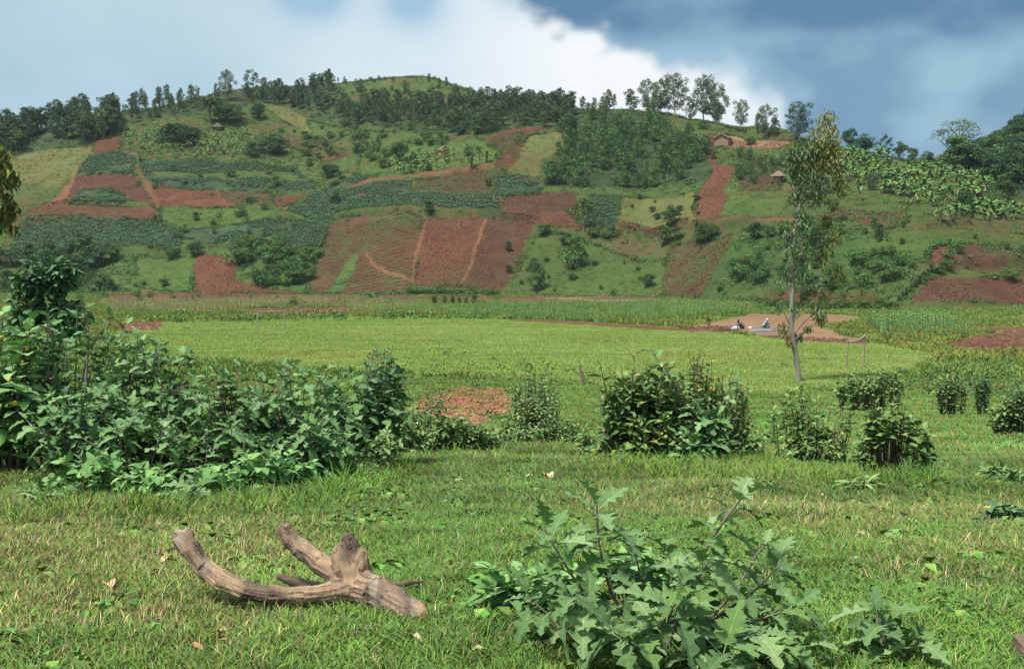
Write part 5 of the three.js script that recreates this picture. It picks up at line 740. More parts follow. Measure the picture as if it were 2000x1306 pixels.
function veinTexture() {                                            // side veins and mottling of a leaf: u along the midrib, v across
  const N = 256, d = new Uint8Array(N * N * 4);
  for (let j = 0; j < N; j++) for (let i = 0; i < N; i++) {
    const u = i / N, v = Math.abs(((j / N + 0.5) % 1) - 0.5), s = (((u - v * 0.75 + v * v * 0.4) * 6.5) % 1 + 1) % 1, side = Math.exp(-(((s - 0.5) / 0.055) ** 2)) * 0.75, net = 1 - Math.min(1, Math.abs(vn(u * 26, v * 26 + 3) - 0.5) * 9), m = 0.62 + 0.2 * vn(u * 9 + 3, v * 9) + 0.12 * vn(u * 40, v * 40) + 0.06 * net, q = Math.round(255 * clamp(Math.max(m, mix(m, 1, side)))), p = (j * N + i) * 4;
    d[p] = d[p + 1] = d[p + 2] = q; d[p + 3] = 255;
  }
  const t = new THREE.DataTexture(d, N, N); t.wrapS = t.wrapT = THREE.RepeatWrapping; t.magFilter = THREE.LinearFilter; t.minFilter = THREE.LinearMipmapLinearFilter; t.generateMipmaps = true; t.needsUpdate = true; return t;
}
TINT.thicket = tints('lobed leaves', [[0.075, 0.155, 0.048], [0.1, 0.19, 0.062], [0.05, 0.11, 0.034], [0.14, 0.235, 0.085], [0.075, 0.16, 0.036]]);
{ const t = veinTexture(); for (const k of ['prickly', 'thicket', 'vine', 'glossy', 'dark', 'lantana']) for (const m of TINT[k]) { m.map = t; m.color.multiplyScalar(k === 'prickly' ? 1.65 : k === 'glossy' ? 1.5 : 1.65); if (/prickly|thicket/.test(k)) { m.bumpMap = t; m.bumpScale = 0.006; } } }
const matStem = new THREE.MeshStandardMaterial({ vertexColors: true, roughness: 0.9 }); matStem.name = 'stems';
const STEMC = { prickly: [0.2, 0.15, 0.13], green: [0.11, 0.15, 0.06], brown: [0.12, 0.085, 0.06] };
const basis = new THREE.Matrix4();
function leafPose(p, dir, up, len) { const x = dir.clone().normalize(), z = x.clone().cross(up).normalize(), y = z.clone().cross(x).normalize(); basis.makeBasis(x, y, z); return { p, q: new THREE.Quaternion().setFromRotationMatrix(basis), s: len }; }
// leaves along stems; those that show become parts, the rest one mass of foliage
function leafyPlant(t, stems, o) {
  const r = rng(o.seed), g = BLADE[o.blade], m = TINT[o.tint], list = [], base = t.position, mb = new MB();
  for (const s of stems) {
    const c = new THREE.CatmullRomCurve3(s.pts), len = c.getLength(), pts = c.getPoints(Math.max(5, Math.round(len / 0.12)));
    mb.tube(pts, s.r ?? o.r0, (s.r ?? o.r0) * 0.4, s.col ?? STEMC[o.stem ?? 'brown'], 5, 0.12, r);
    const n = s.n ?? o.per; let an = r() * 6.28;
    for (let k = 0; k < n; k++) {
      const u = mix(s.from ?? o.from ?? 0.14, 1, (k + 0.5 + (r() - 0.5) * 0.5) / n), p = c.getPoint(clamp(u)), tg = c.getTangent(clamp(u)); an += 2.4 + (r() - 0.5) * 0.5;
      let sd = V(Math.cos(an), 0, Math.sin(an)); sd.addScaledVector(tg, -sd.dot(tg)).normalize();
      const tip = Math.pow(clamp((u - 0.75) / 0.25), 2), dir = sd.multiplyScalar(1 - 0.55 * tip).addScaledVector(tg, 0.35 + 0.9 * tip).add(V(0, (o.lift ?? 0.05) - (o.hang ?? 0.25) * (1 - tip) * r(), 0)).normalize(), L = mix(o.len[0], o.len[1], r()) * (1 - (o.tipShrink ?? 0.45) * tip) * (s.k ?? 1);
      const up = V(0, 1, 0).addScaledVector(rdir(r), 0.45); if (Math.abs(up.clone().normalize().dot(dir)) > 0.95) up.x += 0.6;
      const pose = leafPose(p.clone().addScaledVector(dir, L * (o.gap ?? 0.2)), dir, up, L); list.push({ ...pose, front: p.z * 0.9 + p.y * 0.7 + (r() - 0.5) * (o.shuffle ?? 0.5) });
    }
  }
  part('stem', mb.geo(), matStem, t);
  list.sort((a, b) => b.front - a.front);
  const n = Math.min(o.parts, list.length), rest = list.slice(n);
  list.slice(0, n).forEach((l) => { const y = o.yellow && r() < o.yellow, e = part('leaf', pick(g, r), y ? pick(TINT.yellow, r) : pick(m, r), t); e.position.copy(l.p); e.quaternion.copy(l.q); e.scale.setScalar(l.s); });
  for (let v = 0; v < 2 && rest.length > 6; v++) {
    const mine = rest.filter((_, k) => k % 2 === v), im = shade(new THREE.InstancedMesh(g[v % g.length], TINT[o.tint][0], mine.length)), M = new THREE.Matrix4(), c = new THREE.Color(); im.name = 'foliage'; im.userData.kind = 'stuff';
    mine.forEach((l, k) => { im.setMatrixAt(k, M.compose(l.p, l.q, V(l.s, l.s, l.s))); const q = pick(m, r).color, b = m[0].color; im.setColorAt(k, c.setRGB(q.r / b.r, q.g / b.g, q.b / b.b)); }); t.add(im);
  }
  return list;
}
// stems that fill ellipsoids given in pixels at a depth: [px, py, rx, ry, depth, stems]
function bushStems(t, blobs, r, o = {}) {
  const out = [];
  for (const [px, py, rx, ry, d, n] of blobs) {
    const c = P3(px, py, d), k = d / F, R = [rx * k, ry * k, (o.deep ?? 0.8) * rx * k], g = onGround(c.x, c.z);
    for (let i = 0; i < n; i++) {
      const e = rdir(r).multiplyScalar(0.6 + 0.6 * r()), tip = V(c.x + e.x * R[0], Math.max(c.y + e.y * R[1], g.y + 0.05), c.z + e.z * R[2]), foot = V(mix(g.x, tip.x, 0.3) + (r() - 0.5) * R[0] * 0.4, 0, mix(g.z, tip.z, 0.3) + (r() - 0.5) * R[2] * 0.3); foot.y = ground(foot.x, -foot.z) - 0.03;
      const mid = foot.clone().lerp(tip, 0.55).add(V((r() - 0.5) * 0.15, 0.12 * (tip.y - foot.y) + 0.05, (r() - 0.5) * 0.15));
      out.push({ pts: [foot, mid, tip].map((p) => p.clone().sub(t.position)) });
    }
  }
  return out;
}
function flowers(t, n, list, r, cols, size, bias) {                  // little domed flower heads on the outermost leaves
  const g = new THREE.IcosahedronGeometry(1, 1), ms = cols.map((c) => { const m = new THREE.MeshStandardMaterial({ color: new THREE.Color(...c), roughness: 0.8 }); m.name = 'petals'; return m; }), cand = list.filter(bias ?? (() => true)).slice(0, n * 6);
  for (let k = 0; k < n && cand.length; k++) { const l = cand[Math.floor(r() * cand.length)], e = part('flower', g, pick(ms, r), t), s = size * (0.7 + 0.6 * r()); e.position.copy(l.p).add(V((r() - 0.5) * 0.06, 0.03 + 0.02 * r(), 0.05)); e.scale.set(s, s * 0.65, s); e.rotation.set(r(), r(), r()); }
}
function bush(name, label, category, foot, blobs, o) {
  const p = at(...foot), t = thing(name, label, category, p, o.group), r = rng(o.seed + 7), st = bushStems(t, blobs, r, o); if (o.extra) st.push(...o.extra(t));
  const list = leafyPlant(t, st, o); if (o.flowers) flowers(t, ...[o.flowers.n, list, r, o.flowers.cols, o.flowers.size, o.flowers.bias]); return t;
}
const ORANGE = [[0.55, 0.22, 0.03], [0.6, 0.33, 0.05], [0.42, 0.11, 0.05]];
const stalk = (t, px, o) => ({ pts: px.map(([x, y, d]) => P3(x, y, d).sub(t.position)), ...o });

// ---- the thicket on the left, shrub by shrub
const PR = { blade: 'lobedFar', tint: 'thicket', stem: 'prickly', len: [0.12, 0.21], r0: 0.011, per: 15, from: 0.15, gap: 0.2 };
bush('prickly_shrub', 'tallest lobed-leaf shrub at the left edge, a bare-tipped stalk rising from it', 'shrub', [150, 905], [[130, 700, 130, 112, 12.6, 42], [170, 815, 115, 85, 11.6, 22]], { ...PR, seed: 901, parts: 170, extra: (t) => [stalk(t, [[160, 860, 12.3], [168, 720, 12.4], [172, 650, 12.5], [158, 575, 12.5]], { n: 12, r: 0.018, from: 0.35 }), stalk(t, [[110, 860, 12.6], [125, 740, 12.6], [128, 690, 12.7]], { n: 9 }), stalk(t, [[230, 860, 12.2], [262, 720, 12.2], [280, 668, 12.3]], { n: 9 })] });
bush('flowering_shrub', 'broad-leaved shrub with yellow flowers at the left edge of the thicket', 'shrub', [20, 900], [[10, 730, 95, 115, 12.0, 40], [-70, 720, 80, 110, 12.4, 16]], { blade: 'heart', tint: 'vine', stem: 'brown', len: [0.12, 0.22], r0: 0.011, per: 11, seed: 902, parts: 130, flowers: { n: 14, cols: [[0.85, 0.45, 0.03], [0.8, 0.35, 0.03]], size: 0.026 } });
bush('prickly_shrub', 'lobed-leaf shrub in the thicket sloping down right of the tallest one', 'shrub', [290, 930], [[285, 740, 105, 100, 12.2, 38], [260, 860, 110, 65, 11.4, 16]], { ...PR, seed: 903, parts: 170, extra: (t) => [stalk(t, [[310, 860, 12.2], [330, 740, 12.2], [325, 690, 12.3]], { n: 9 })] });
bush('prickly_shrub', 'lobed-leaf shrub in the middle of the thicket under the gap with brown stalks', 'shrub', [430, 930], [[430, 800, 110, 85, 12, 32], [420, 880, 90, 55, 11.3, 14]], { ...PR, seed: 904, parts: 170, extra: (t) => [stalk(t, [[430, 870, 12], [415, 760, 12.1], [400, 735, 12.1]], { n: 8 })] });
bush('prickly_shrub', 'lobed-leaf shrub towards the right part of the thicket with pale bent stems', 'shrub', [560, 930], [[570, 780, 110, 90, 12.4, 36], [590, 870, 90, 60, 11.8, 16]], { ...PR, seed: 905, parts: 170, extra: (t) => [stalk(t, [[545, 880, 12.2], [540, 770, 12.2], [560, 715, 12.3]], { n: 9 }), stalk(t, [[470, 940, 11], [478, 860, 10.9], [482, 850, 10.9]], { n: 7, r: 0.01, col: [0.3, 0.26, 0.18] })] });
bush('climber_shrub', 'pale green maple-leaved climber heaped up at the right end of the thicket', 'shrub', [700, 915], [[690, 785, 85, 95, 13.6, 40], [750, 770, 52, 72, 13.8, 22], [700, 850, 70, 55, 13.2, 18]], { blade: 'heart', tint: 'thicket', stem: 'green', len: [0.09, 0.17], r0: 0.009, per: 15, seed: 906, parts: 170, hang: 0.5 });
bush('creeper', 'bright green heart-leaved creeper spreading low along the front of the thicket', 'creeper', [330, 985], [[200, 930, 110, 45, 10.6, 24], [360, 935, 110, 50, 10.5, 28], [500, 925, 80, 50, 10.8, 22], [560, 900, 60, 40, 11.2, 12]], { blade: 'heart', tint: 'vine', stem: 'green', len: [0.07, 0.14], r0: 0.006, per: 12, seed: 907, parts: 230, yellow: 0.015, hang: 0.4 });
bush('small_leaf_shrub', 'olive small-leaved shrub at the front right corner of the thicket', 'shrub', [630, 935], [[610, 905, 75, 40, 12, 22], [690, 905, 70, 38, 12.3, 20], [750, 880, 45, 45, 12.9, 14]], { blade: 'oval', tint: 'lantana', stem: 'brown', len: [0.06, 0.1], r0: 0.006, per: 16, seed: 908, parts: 120 });
bush('dark_shrub', 'small dark shrub peeping out above the right end of the thicket', 'shrub', [745, 800], [[740, 715, 40, 48, 22, 26]], { blade: 'oval', tint: 'dark', stem: 'brown', len: [0.1, 0.18], r0: 0.012, per: 14, seed: 909, parts: 90 });
bush('leafy_seedling', 'single lobed-leaf seedling in the grass at the left edge, below the thicket', 'seedling', [78, 1012], [], { ...PR, tint: 'prickly', blade: 'lobed', seed: 910, parts: 20, len: [0.2, 0.27], lift: 0.2, extra: (t) => [stalk(t, [[78, 1012, 9.35], [75, 985, 9.35], [74, 966, 9.35]], { n: 9, from: 0.4 })] });
bush('leafy_seedling', 'pale lobed-leaf seedling at the front edge of the creeper', 'seedling', [372, 1000], [], { ...PR, tint: 'prickly', blade: 'lobed', seed: 911, parts: 20, len: [0.17, 0.24], lift: 0.2, extra: (t) => [stalk(t, [[372, 1000, 9.6], [374, 965, 9.6], [376, 945, 9.6]], { n: 9, from: 0.35 })] });
// ---- the dark young tree behind the thicket
{
  const f0 = P3(95, 830, 17.5), p = onGround(f0.x, f0.z), t = thing('small_tree', 'small dark glossy tree with bare stems rising behind the left end of the thicket', 'tree', p), r = rng(920), d = -p.z, st = [];
  const br = [[[95, 830], [96, 700], [98, 620], [75, 560]], [[95, 830], [99, 690], [104, 600], [112, 545]], [[95, 830], [90, 720], [60, 640], [50, 590]], [[95, 830], [110, 730], [118, 650], [120, 600]]], mb = new MB(); for (const b of br) mb.tube(new THREE.CatmullRomCurve3(b.map(([x, y]) => P3(x, y, d).sub(p))).getPoints(12), 0.035, 0.012, [0.09, 0.07, 0.05], 6, 0.15, r); part('trunk', mb.geo(), matBark, t);
  for (const [x, y, rx, ry, n] of [[72, 545, 42, 35, 34], [118, 540, 32, 26, 26], [52, 598, 36, 34, 26], [100, 600, 22, 22, 10], [130, 620, 42, 40, 24], [40, 640, 35, 25, 12]]) for (let k = 0; k < n; k++) { const e = rdir(r), a = P3(x, y, d), b = a.clone().add(V(e.x * rx * d / F, e.y * ry * d / F, e.z * rx * d / F)); st.push({ pts: [a.clone().lerp(b, 0.2).sub(p), a.clone().lerp(b, 0.65).add(V(0, 0.03, 0)).sub(p), b.sub(p)] }); }
  leafyPlant(t, st, { blade: 'oval', tint: 'dark', len: [0.12, 0.2], r0: 0.008, per: 10, from: 0.1, seed: 921, parts: 180, shuffle: 1.5 });
}
// ---- shrubs along the edge of the bank
bush('small_leaf_shrub', 'low scrubby small-leaved shrub left of the loose orange earth', 'shrub', [860, 880], [[845, 825, 55, 56, 16.2, 64], [910, 848, 50, 38, 16.4, 44], [800, 850, 42, 48, 15.8, 32], [955, 862, 34, 24, 16.6, 20]], { blade: 'oval', tint: 'lantana', stem: 'brown', len: [0.06, 0.11], r0: 0.007, per: 15, seed: 930, parts: 110, flowers: { n: 8, cols: [[0.8, 0.75, 0.6]], size: 0.016 } });
bush('small_leaf_shrub', 'bushy grey-green shrub with two feathery tops between the orange earth and the big bush', 'shrub', [1060, 870], [[1000, 848, 44, 26, 18.4, 44], [1060, 850, 90, 28, 18.2, 80], [1050, 815, 68, 42, 18.5, 76], [1026, 775, 34, 46, 19, 34], [1064, 770, 34, 44, 19, 34], [1034, 735, 15, 34, 20, 14], [1060, 740, 14, 30, 20, 12], [1112, 840, 32, 24, 18.2, 26]], { blade: 'oval', tint: 'lantana', stem: 'brown', len: [0.055, 0.1], r0: 0.008, per: 17, seed: 931, parts: 150 });
bush('small_leaf_shrub', 'low weedy shrub filling the gap just left of the big bush', 'shrub', [1150, 880], [[1145, 862, 30, 26, 16.2, 30], [1165, 885, 34, 18, 15.4, 24]], { blade: 'oval', tint: 'lantana', stem: 'brown', len: [0.05, 0.09], r0: 0.006, per: 14, seed: 961, parts: 50 });
bush('glossy_shrub', 'shrub with large glossy olive leaves forming the left half of the big bush', 'shrub', [1240, 905], [[1230, 862, 72, 40, 14.8, 48], [1222, 805, 54, 56, 15.1, 40], [1265, 770, 64, 66, 15.1, 50], [1215, 760, 34, 36, 15.2, 14], [1285, 840, 60, 50, 14.9, 30]], { blade: 'oval', tint: 'glossy', stem: 'brown', len: [0.11, 0.19], r0: 0.011, per: 13, seed: 932, parts: 200, lift: 0.25, hang: 0.1, extra: (t) => [stalk(t, [[1230, 820, 15], [1236, 740, 15], [1240, 700, 15]], { n: 9 }), stalk(t, [[1195, 810, 15.1], [1180, 745, 15.1], [1172, 712, 15.1]], { n: 8 })] });
bush('flowering_shrub', 'shrub with orange flower clusters at the top and right of the big bush', 'shrub', [1400, 910], [[1345, 755, 62, 62, 15.5, 60], [1310, 775, 56, 62, 15.6, 46], [1400, 800, 70, 62, 15.4, 70], [1440, 862, 68, 42, 15.1, 66], [1335, 872, 66, 38, 14.7, 44], [1372, 715, 26, 26, 15.5, 14], [1430, 770, 34, 34, 15.4, 18]], { blade: 'oval', tint: 'lantana', stem: 'brown', len: [0.055, 0.1], r0: 0.008, per: 16, seed: 933, parts: 140, flowers: { n: 90, cols: ORANGE, size: 0.016 }, extra: (t) => [stalk(t, [[1350, 780, 15.4], [1362, 710, 15.4], [1368, 682, 15.4]], { n: 9 }), stalk(t, [[1430, 800, 15.3], [1425, 740, 15.3], [1432, 722, 15.3]], { n: 9 })] });
bush('prickly_shrub', 'dark lobed-leaf shrub growing out of the front of the big bush', 'shrub', [1375, 915], [[1375, 848, 42, 54, 14.6, 18], [1345, 890, 32, 28, 14.4, 8]], { ...PR, seed: 934, parts: 130, len: [0.17, 0.27], extra: (t) => [stalk(t, [[1340, 800, 15.2], [1300, 720, 15.2], [1270, 685, 15.2]], { n: 8 }), stalk(t, [[1400, 820, 15], [1425, 760, 15], [1440, 745, 15]], { n: 8 })] });
bush('open_shrub', 'loose yellowish-green shrub with thin bare twigs right of the big bush', 'shrub', [1590, 908], [[1592, 876, 74, 32, 14.6, 42], [1585, 828, 50, 46, 14.8, 26], [1562, 780, 30, 32, 15, 10], [1632, 815, 30, 38, 14.8, 10], [1530, 800, 22, 24, 15, 6]], { blade: 'oval', tint: 'glossy', stem: 'brown', len: [0.07, 0.12], r0: 0.007, per: 11, seed: 935, parts: 150, extra: (t) => [stalk(t, [[1545, 880, 14.9], [1530, 830, 14.9], [1535, 800, 14.9], [1515, 775, 14.9]], { n: 10 }), stalk(t, [[1570, 800, 15], [1565, 765, 15], [1560, 750, 15]], { n: 9 }), stalk(t, [[1630, 860, 14.6], [1655, 820, 14.6], [1662, 805, 14.6]], { n: 5 })] });
{
  const t = bush('clipped_shrub', 'small round-leaved shrub on a thick cluster of stems, rightmost by the mown slope', 'shrub', [1738, 935], [[1736, 818, 44, 34, 12.9, 22], [1778, 848, 38, 34, 12.8, 13], [1702, 852, 26, 26, 12.9, 8], [1806, 890, 20, 18, 12.6, 6], [1692, 885, 14, 14, 12.8, 4]], { blade: 'heart', tint: 'glossy', stem: 'brown', len: [0.075, 0.125], r0: 0.008, per: 10, from: 0.45, seed: 936, parts: 190 }), r = rng(937), mb = new MB(), p = t.position;
  for (let k = 0; k < 22; k++) { const an = k * 2.4, q = 0.11 * Math.sqrt(r()), b = V(Math.cos(an) * q, -0.05, Math.sin(an) * q); mb.tube([b, b.clone().multiplyScalar(1.2).setY(0.25), b.clone().multiplyScalar(1.9).setY(0.5 + 0.2 * r())], 0.017, 0.008, [0.11, 0.085, 0.05], 5, 0.2, r); } part('stem_cluster', mb.geo(), matBark, t);
}
bush('field_shrub', 'spreading olive shrub in front of the nearer goal', 'shrub', [1700, 766], [[1648, 754, 18, 13, 49, 22], [1672, 744, 22, 20, 48.5, 30], [1700, 750, 24, 16, 48, 30], [1722, 738, 16, 25, 48, 24], [1748, 742, 20, 26, 48, 26], [1692, 734, 12, 15, 49, 12]], { blade: 'oval', tint: 'lantana', stem: 'brown', len: [0.12, 0.24], r0: 0.012, per: 13, seed: 938, parts: 0 });
bush('field_shrub', 'grey-green shrub on the edge of the flat weedy plot', 'shrub', [1855, 772], [[1846, 752, 18, 18, 44, 24], [1862, 742, 18, 22, 44, 26], [1878, 755, 12, 14, 44, 12]], { blade: 'oval', tint: 'lantana', stem: 'brown', len: [0.11, 0.2], r0: 0.012, per: 13, seed: 939, parts: 0 });
bush('field_shrub', 'small dark shrub between the grey-green shrub and the right edge', 'shrub', [1920, 770], [[1915, 754, 13, 16, 44, 16], [1927, 745, 10, 18, 44, 14]], { blade: 'oval', tint: 'dark', stem: 'brown', len: [0.11, 0.2], r0: 0.012, per: 12, seed: 940, parts: 0 });
bush('field_shrub', 'shrub cut by the right edge of the picture beyond the mown slope', 'shrub', [1975, 822], [[1995, 775, 32, 40, 29, 40], [1972, 790, 26, 30, 29, 30], [1955, 805, 22, 18, 29, 18]], { blade: 'oval', tint: 'lantana', stem: 'brown', len: [0.1, 0.18], r0: 0.014, per: 14, seed: 941, parts: 40 });
bush('weed', 'dark weed with a few yellow leaves at the right edge of the near grass', 'weed', [1960, 1052], [[1935, 1010, 22, 26, 8.4, 8], [1975, 1020, 32, 30, 8.4, 12]], { blade: 'heart', tint: 'dark', stem: 'green', len: [0.06, 0.1], r0: 0.004, per: 8, seed: 942, parts: 90, yellow: 0.05 });
for (const [x, y, w, h, k] of [[1690, 962, 30, 14, 0], [1830, 790, 26, 10, 1], [1945, 935, 26, 14, 2], [1990, 880, 22, 18, 3], [1985, 950, 26, 14, 4], [1600, 760, 18, 12, 5]]) { const p = at(x, y); bush('grass_tussock', ['grass tussock at the foot of the clustered-stem shrub', 'low green tussock behind the clustered-stem shrub', 'brown-green tussock on the slope left of the right edge', 'tussock at the right edge below the cut shrub', 'dark tussock at the right edge above the weed', 'low tuft at the foot of the tall eucalyptus'][k], 'tussock', [x, y], [[x, y - h / 2, w, h, -p.z, 40]], { blade: 'narrow', tint: 'lantana', stem: 'green', len: [0.1, 0.2], r0: 0.003, per: 4, seed: 943 + k, parts: 0 }); }

// ---- the prickly plant in the foreground
{
  const p = at(1290, 1285), t = thing('prickly_plant', 'big grey-green plant with large lobed leaves in the right foreground', 'plant', p), d0 = -p.z, S = [];
  const st = (n, list, k = 1, o = {}) => S.push({ pts: list.map(([x, y, dz]) => P3(x, y, d0 + dz).sub(p)), n: Math.round(n * 1.4), k, ...o });
  st(15, [[1275, 1285, 0], [1195, 1160, 0.1], [1170, 1060, 0.12], [1166, 985, 0.12]], 1.05); st(12, [[1265, 1290, 0], [1150, 1170, 0.05], [1090, 1080, 0], [1065, 1035, -0.02]], 1.1); st(15, [[1300, 1285, 0], [1335, 1160, 0.05], [1395, 1045, 0.05], [1452, 968, 0.05]], 1.0, { from: 0.3, r: 0.012 });
  st(13, [[1310, 1285, 0], [1400, 1205, 0.1], [1480, 1150, 0.1], [1530, 1092, 0.1]], 1); st(12, [[1310, 1290, 0], [1420, 1235, 0], [1495, 1205, -0.02], [1550, 1188, -0.02]], 1); st(13, [[1295, 1285, 0], [1330, 1190, 0], [1365, 1130, -0.03], [1385, 1095, -0.05]], 1); st(12, [[1280, 1285, 0.05], [1250, 1180, 0.2], [1250, 1120, 0.25], [1240, 1080, 0.25]], 0.95);
  st(12, [[1265, 1290, -0.05], [1190, 1220, -0.15], [1140, 1180, -0.2], [1110, 1165, -0.22]], 1.05); st(12, [[1310, 1290, -0.05], [1400, 1260, -0.2], [1450, 1245, -0.25], [1490, 1240, -0.27]], 1.05); st(12, [[1290, 1290, -0.05], [1300, 1230, -0.22], [1310, 1200, -0.32], [1315, 1185, -0.36]], 1.1); st(11, [[1280, 1295, -0.08], [1240, 1260, -0.3], [1215, 1245, -0.38], [1200, 1235, -0.42]], 1.05); st(11, [[1300, 1295, -0.08], [1370, 1285, -0.3], [1410, 1280, -0.4], [1430, 1275, -0.44]], 1.05);
  st(11, [[1275, 1285, 0.05], [1110, 1240, 0.15], [1060, 1190, 0.15], [1030, 1165, 0.15]], 0.85); st(10, [[1310, 1285, 0.1], [1440, 1150, 0.3], [1480, 1080, 0.35], [1500, 1060, 0.35]], 0.85); st(12, [[1300, 1280, 0.1], [1300, 1170, 0.3], [1310, 1110, 0.35], [1305, 1080, 0.35]], 0.9); st(9, [[1330, 1290, -0.05], [1480, 1290, -0.2], [1540, 1270, -0.25], [1570, 1262, -0.27]], 0.9);
  leafyPlant(t, S, { blade: 'lobed', tint: 'prickly', stem: 'prickly', len: [0.1, 0.185], r0: 0.0085, per: 15, from: 0.22, seed: 951, parts: 280, tipShrink: 0.1, gap: 0.21, hang: 0.35, lift: 0.02, shuffle: 0.6 });
}
bush('narrow_leaf_weed', 'weed with pointed narrow leaves growing at the left side of the big prickly plant', 'weed', [1010, 1215], [[985, 1140, 50, 50, 5.35, 11], [1060, 1170, 55, 55, 5.3, 10], [1240, 1120, 70, 40, 5.6, 12]], { blade: 'oval', tint: 'vine', stem: 'green', len: [0.07, 0.13], r0: 0.005, per: 10, seed: 952, parts: 160, lift: 0.3, hang: 0 });
bush('leafy_seedling', 'upright lobed-leaf seedling at the bottom edge right of the big prickly plant', 'seedling', [1735, 1330], [], { ...PR, tint: 'prickly', blade: 'lobed', seed: 953, parts: 30, len: [0.13, 0.19], lift: 0.15, extra: (t) => [stalk(t, [[1735, 1325, 4.6], [1728, 1250, 4.6], [1712, 1195, 4.6]], { n: 13, from: 0.3, r: 0.009 }), stalk(t, [[1735, 1325, 4.6], [1755, 1290, 4.6], [1780, 1270, 4.55], [1800, 1245, 4.5]], { n: 7, from: 0.4 })] });

// ---- the tall eucalyptus
const matEuc = leafMat('eucalyptus leaves', 0.6); 
function hangingLeaves(mb, c, rx, ry, rz, n, len, pal, r) { for (let k = 0; k < n; k++) { const e = rdir(r), q = Math.pow(r(), 0.45), p = V(c.x + e.x * rx * q, c.y + e.y * ry * q, c.z + e.z * rz * q), d = V((r() - 0.5) * 1.3, -0.75 - 0.4 * r(), (r() - 0.5) * 1.3).normalize(), nn = rdir(r).addScaledVector(e, 0.5), L = len * (0.6 + 0.8 * r()); nn.addScaledVector(d, -nn.dot(d)).normalize(); mb.leaf(p, d, nn, L, L * 0.24, pick(pal, r).map((v) => v * (0.7 + 0.6 * r())), 0.35); } }
{
  const p = at(1560, 744), t = thing('eucalyptus_tree', 'tall slender eucalyptus with a pale bent trunk standing before the hill', 'tree', p), d = -p.z, k = d / F, r = rng(961), X = (x, y, z = 0) => P3(x, y, d + z).sub(p);
  const tr = new MB(), path = new THREE.CatmullRomCurve3([[1559, 752], [1560, 735], [1556, 700], [1549, 662], [1546, 620], [1549, 560], [1551, 500], [1555, 440], [1564, 395], [1575, 350], [1590, 300], [1605, 255], [1618, 225]].map(([x, y]) => X(x, y)));
  tr.tube(path.getPoints(60), 6.2 * k, 0.9 * k, [0.25, 0.225, 0.19], 9, 0.1, r); part('trunk', tr.geo(), matBark, t);
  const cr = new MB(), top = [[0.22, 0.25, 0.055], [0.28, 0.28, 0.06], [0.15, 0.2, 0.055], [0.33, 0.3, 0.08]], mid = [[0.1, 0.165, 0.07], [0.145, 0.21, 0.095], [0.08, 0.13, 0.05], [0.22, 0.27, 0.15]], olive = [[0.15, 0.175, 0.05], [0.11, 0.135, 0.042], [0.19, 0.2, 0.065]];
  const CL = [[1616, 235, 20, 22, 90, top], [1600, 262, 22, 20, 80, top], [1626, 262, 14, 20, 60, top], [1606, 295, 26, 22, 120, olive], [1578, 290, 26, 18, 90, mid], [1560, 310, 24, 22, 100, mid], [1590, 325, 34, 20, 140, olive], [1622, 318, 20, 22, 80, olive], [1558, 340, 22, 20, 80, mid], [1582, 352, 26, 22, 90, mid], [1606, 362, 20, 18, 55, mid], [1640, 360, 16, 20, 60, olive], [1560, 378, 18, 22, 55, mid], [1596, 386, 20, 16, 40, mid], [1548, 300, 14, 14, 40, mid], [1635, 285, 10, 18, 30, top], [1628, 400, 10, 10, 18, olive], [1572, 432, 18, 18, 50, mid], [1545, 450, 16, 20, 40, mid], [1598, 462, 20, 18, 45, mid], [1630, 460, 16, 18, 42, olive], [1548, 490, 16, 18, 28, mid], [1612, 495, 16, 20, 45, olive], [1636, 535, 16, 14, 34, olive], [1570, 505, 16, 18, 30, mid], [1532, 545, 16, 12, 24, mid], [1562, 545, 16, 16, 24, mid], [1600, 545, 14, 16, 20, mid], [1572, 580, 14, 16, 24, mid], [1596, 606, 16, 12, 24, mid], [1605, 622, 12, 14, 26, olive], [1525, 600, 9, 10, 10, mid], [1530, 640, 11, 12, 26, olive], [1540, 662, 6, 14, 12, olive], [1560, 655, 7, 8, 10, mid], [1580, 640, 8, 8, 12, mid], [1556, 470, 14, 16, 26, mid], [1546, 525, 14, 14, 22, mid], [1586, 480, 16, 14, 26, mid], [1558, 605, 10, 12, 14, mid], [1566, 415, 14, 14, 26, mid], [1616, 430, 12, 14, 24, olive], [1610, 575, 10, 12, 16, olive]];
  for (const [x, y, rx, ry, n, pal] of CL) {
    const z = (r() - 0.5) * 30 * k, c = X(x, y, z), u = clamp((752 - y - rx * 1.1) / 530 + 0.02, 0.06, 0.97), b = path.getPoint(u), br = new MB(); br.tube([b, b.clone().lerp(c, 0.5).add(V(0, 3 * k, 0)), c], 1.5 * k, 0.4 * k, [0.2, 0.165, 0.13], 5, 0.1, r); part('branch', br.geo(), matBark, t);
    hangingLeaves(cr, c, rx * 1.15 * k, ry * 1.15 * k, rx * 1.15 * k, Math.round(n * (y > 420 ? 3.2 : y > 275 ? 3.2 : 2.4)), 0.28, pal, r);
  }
  part('crown', cr.geo(), matEuc, t);
}
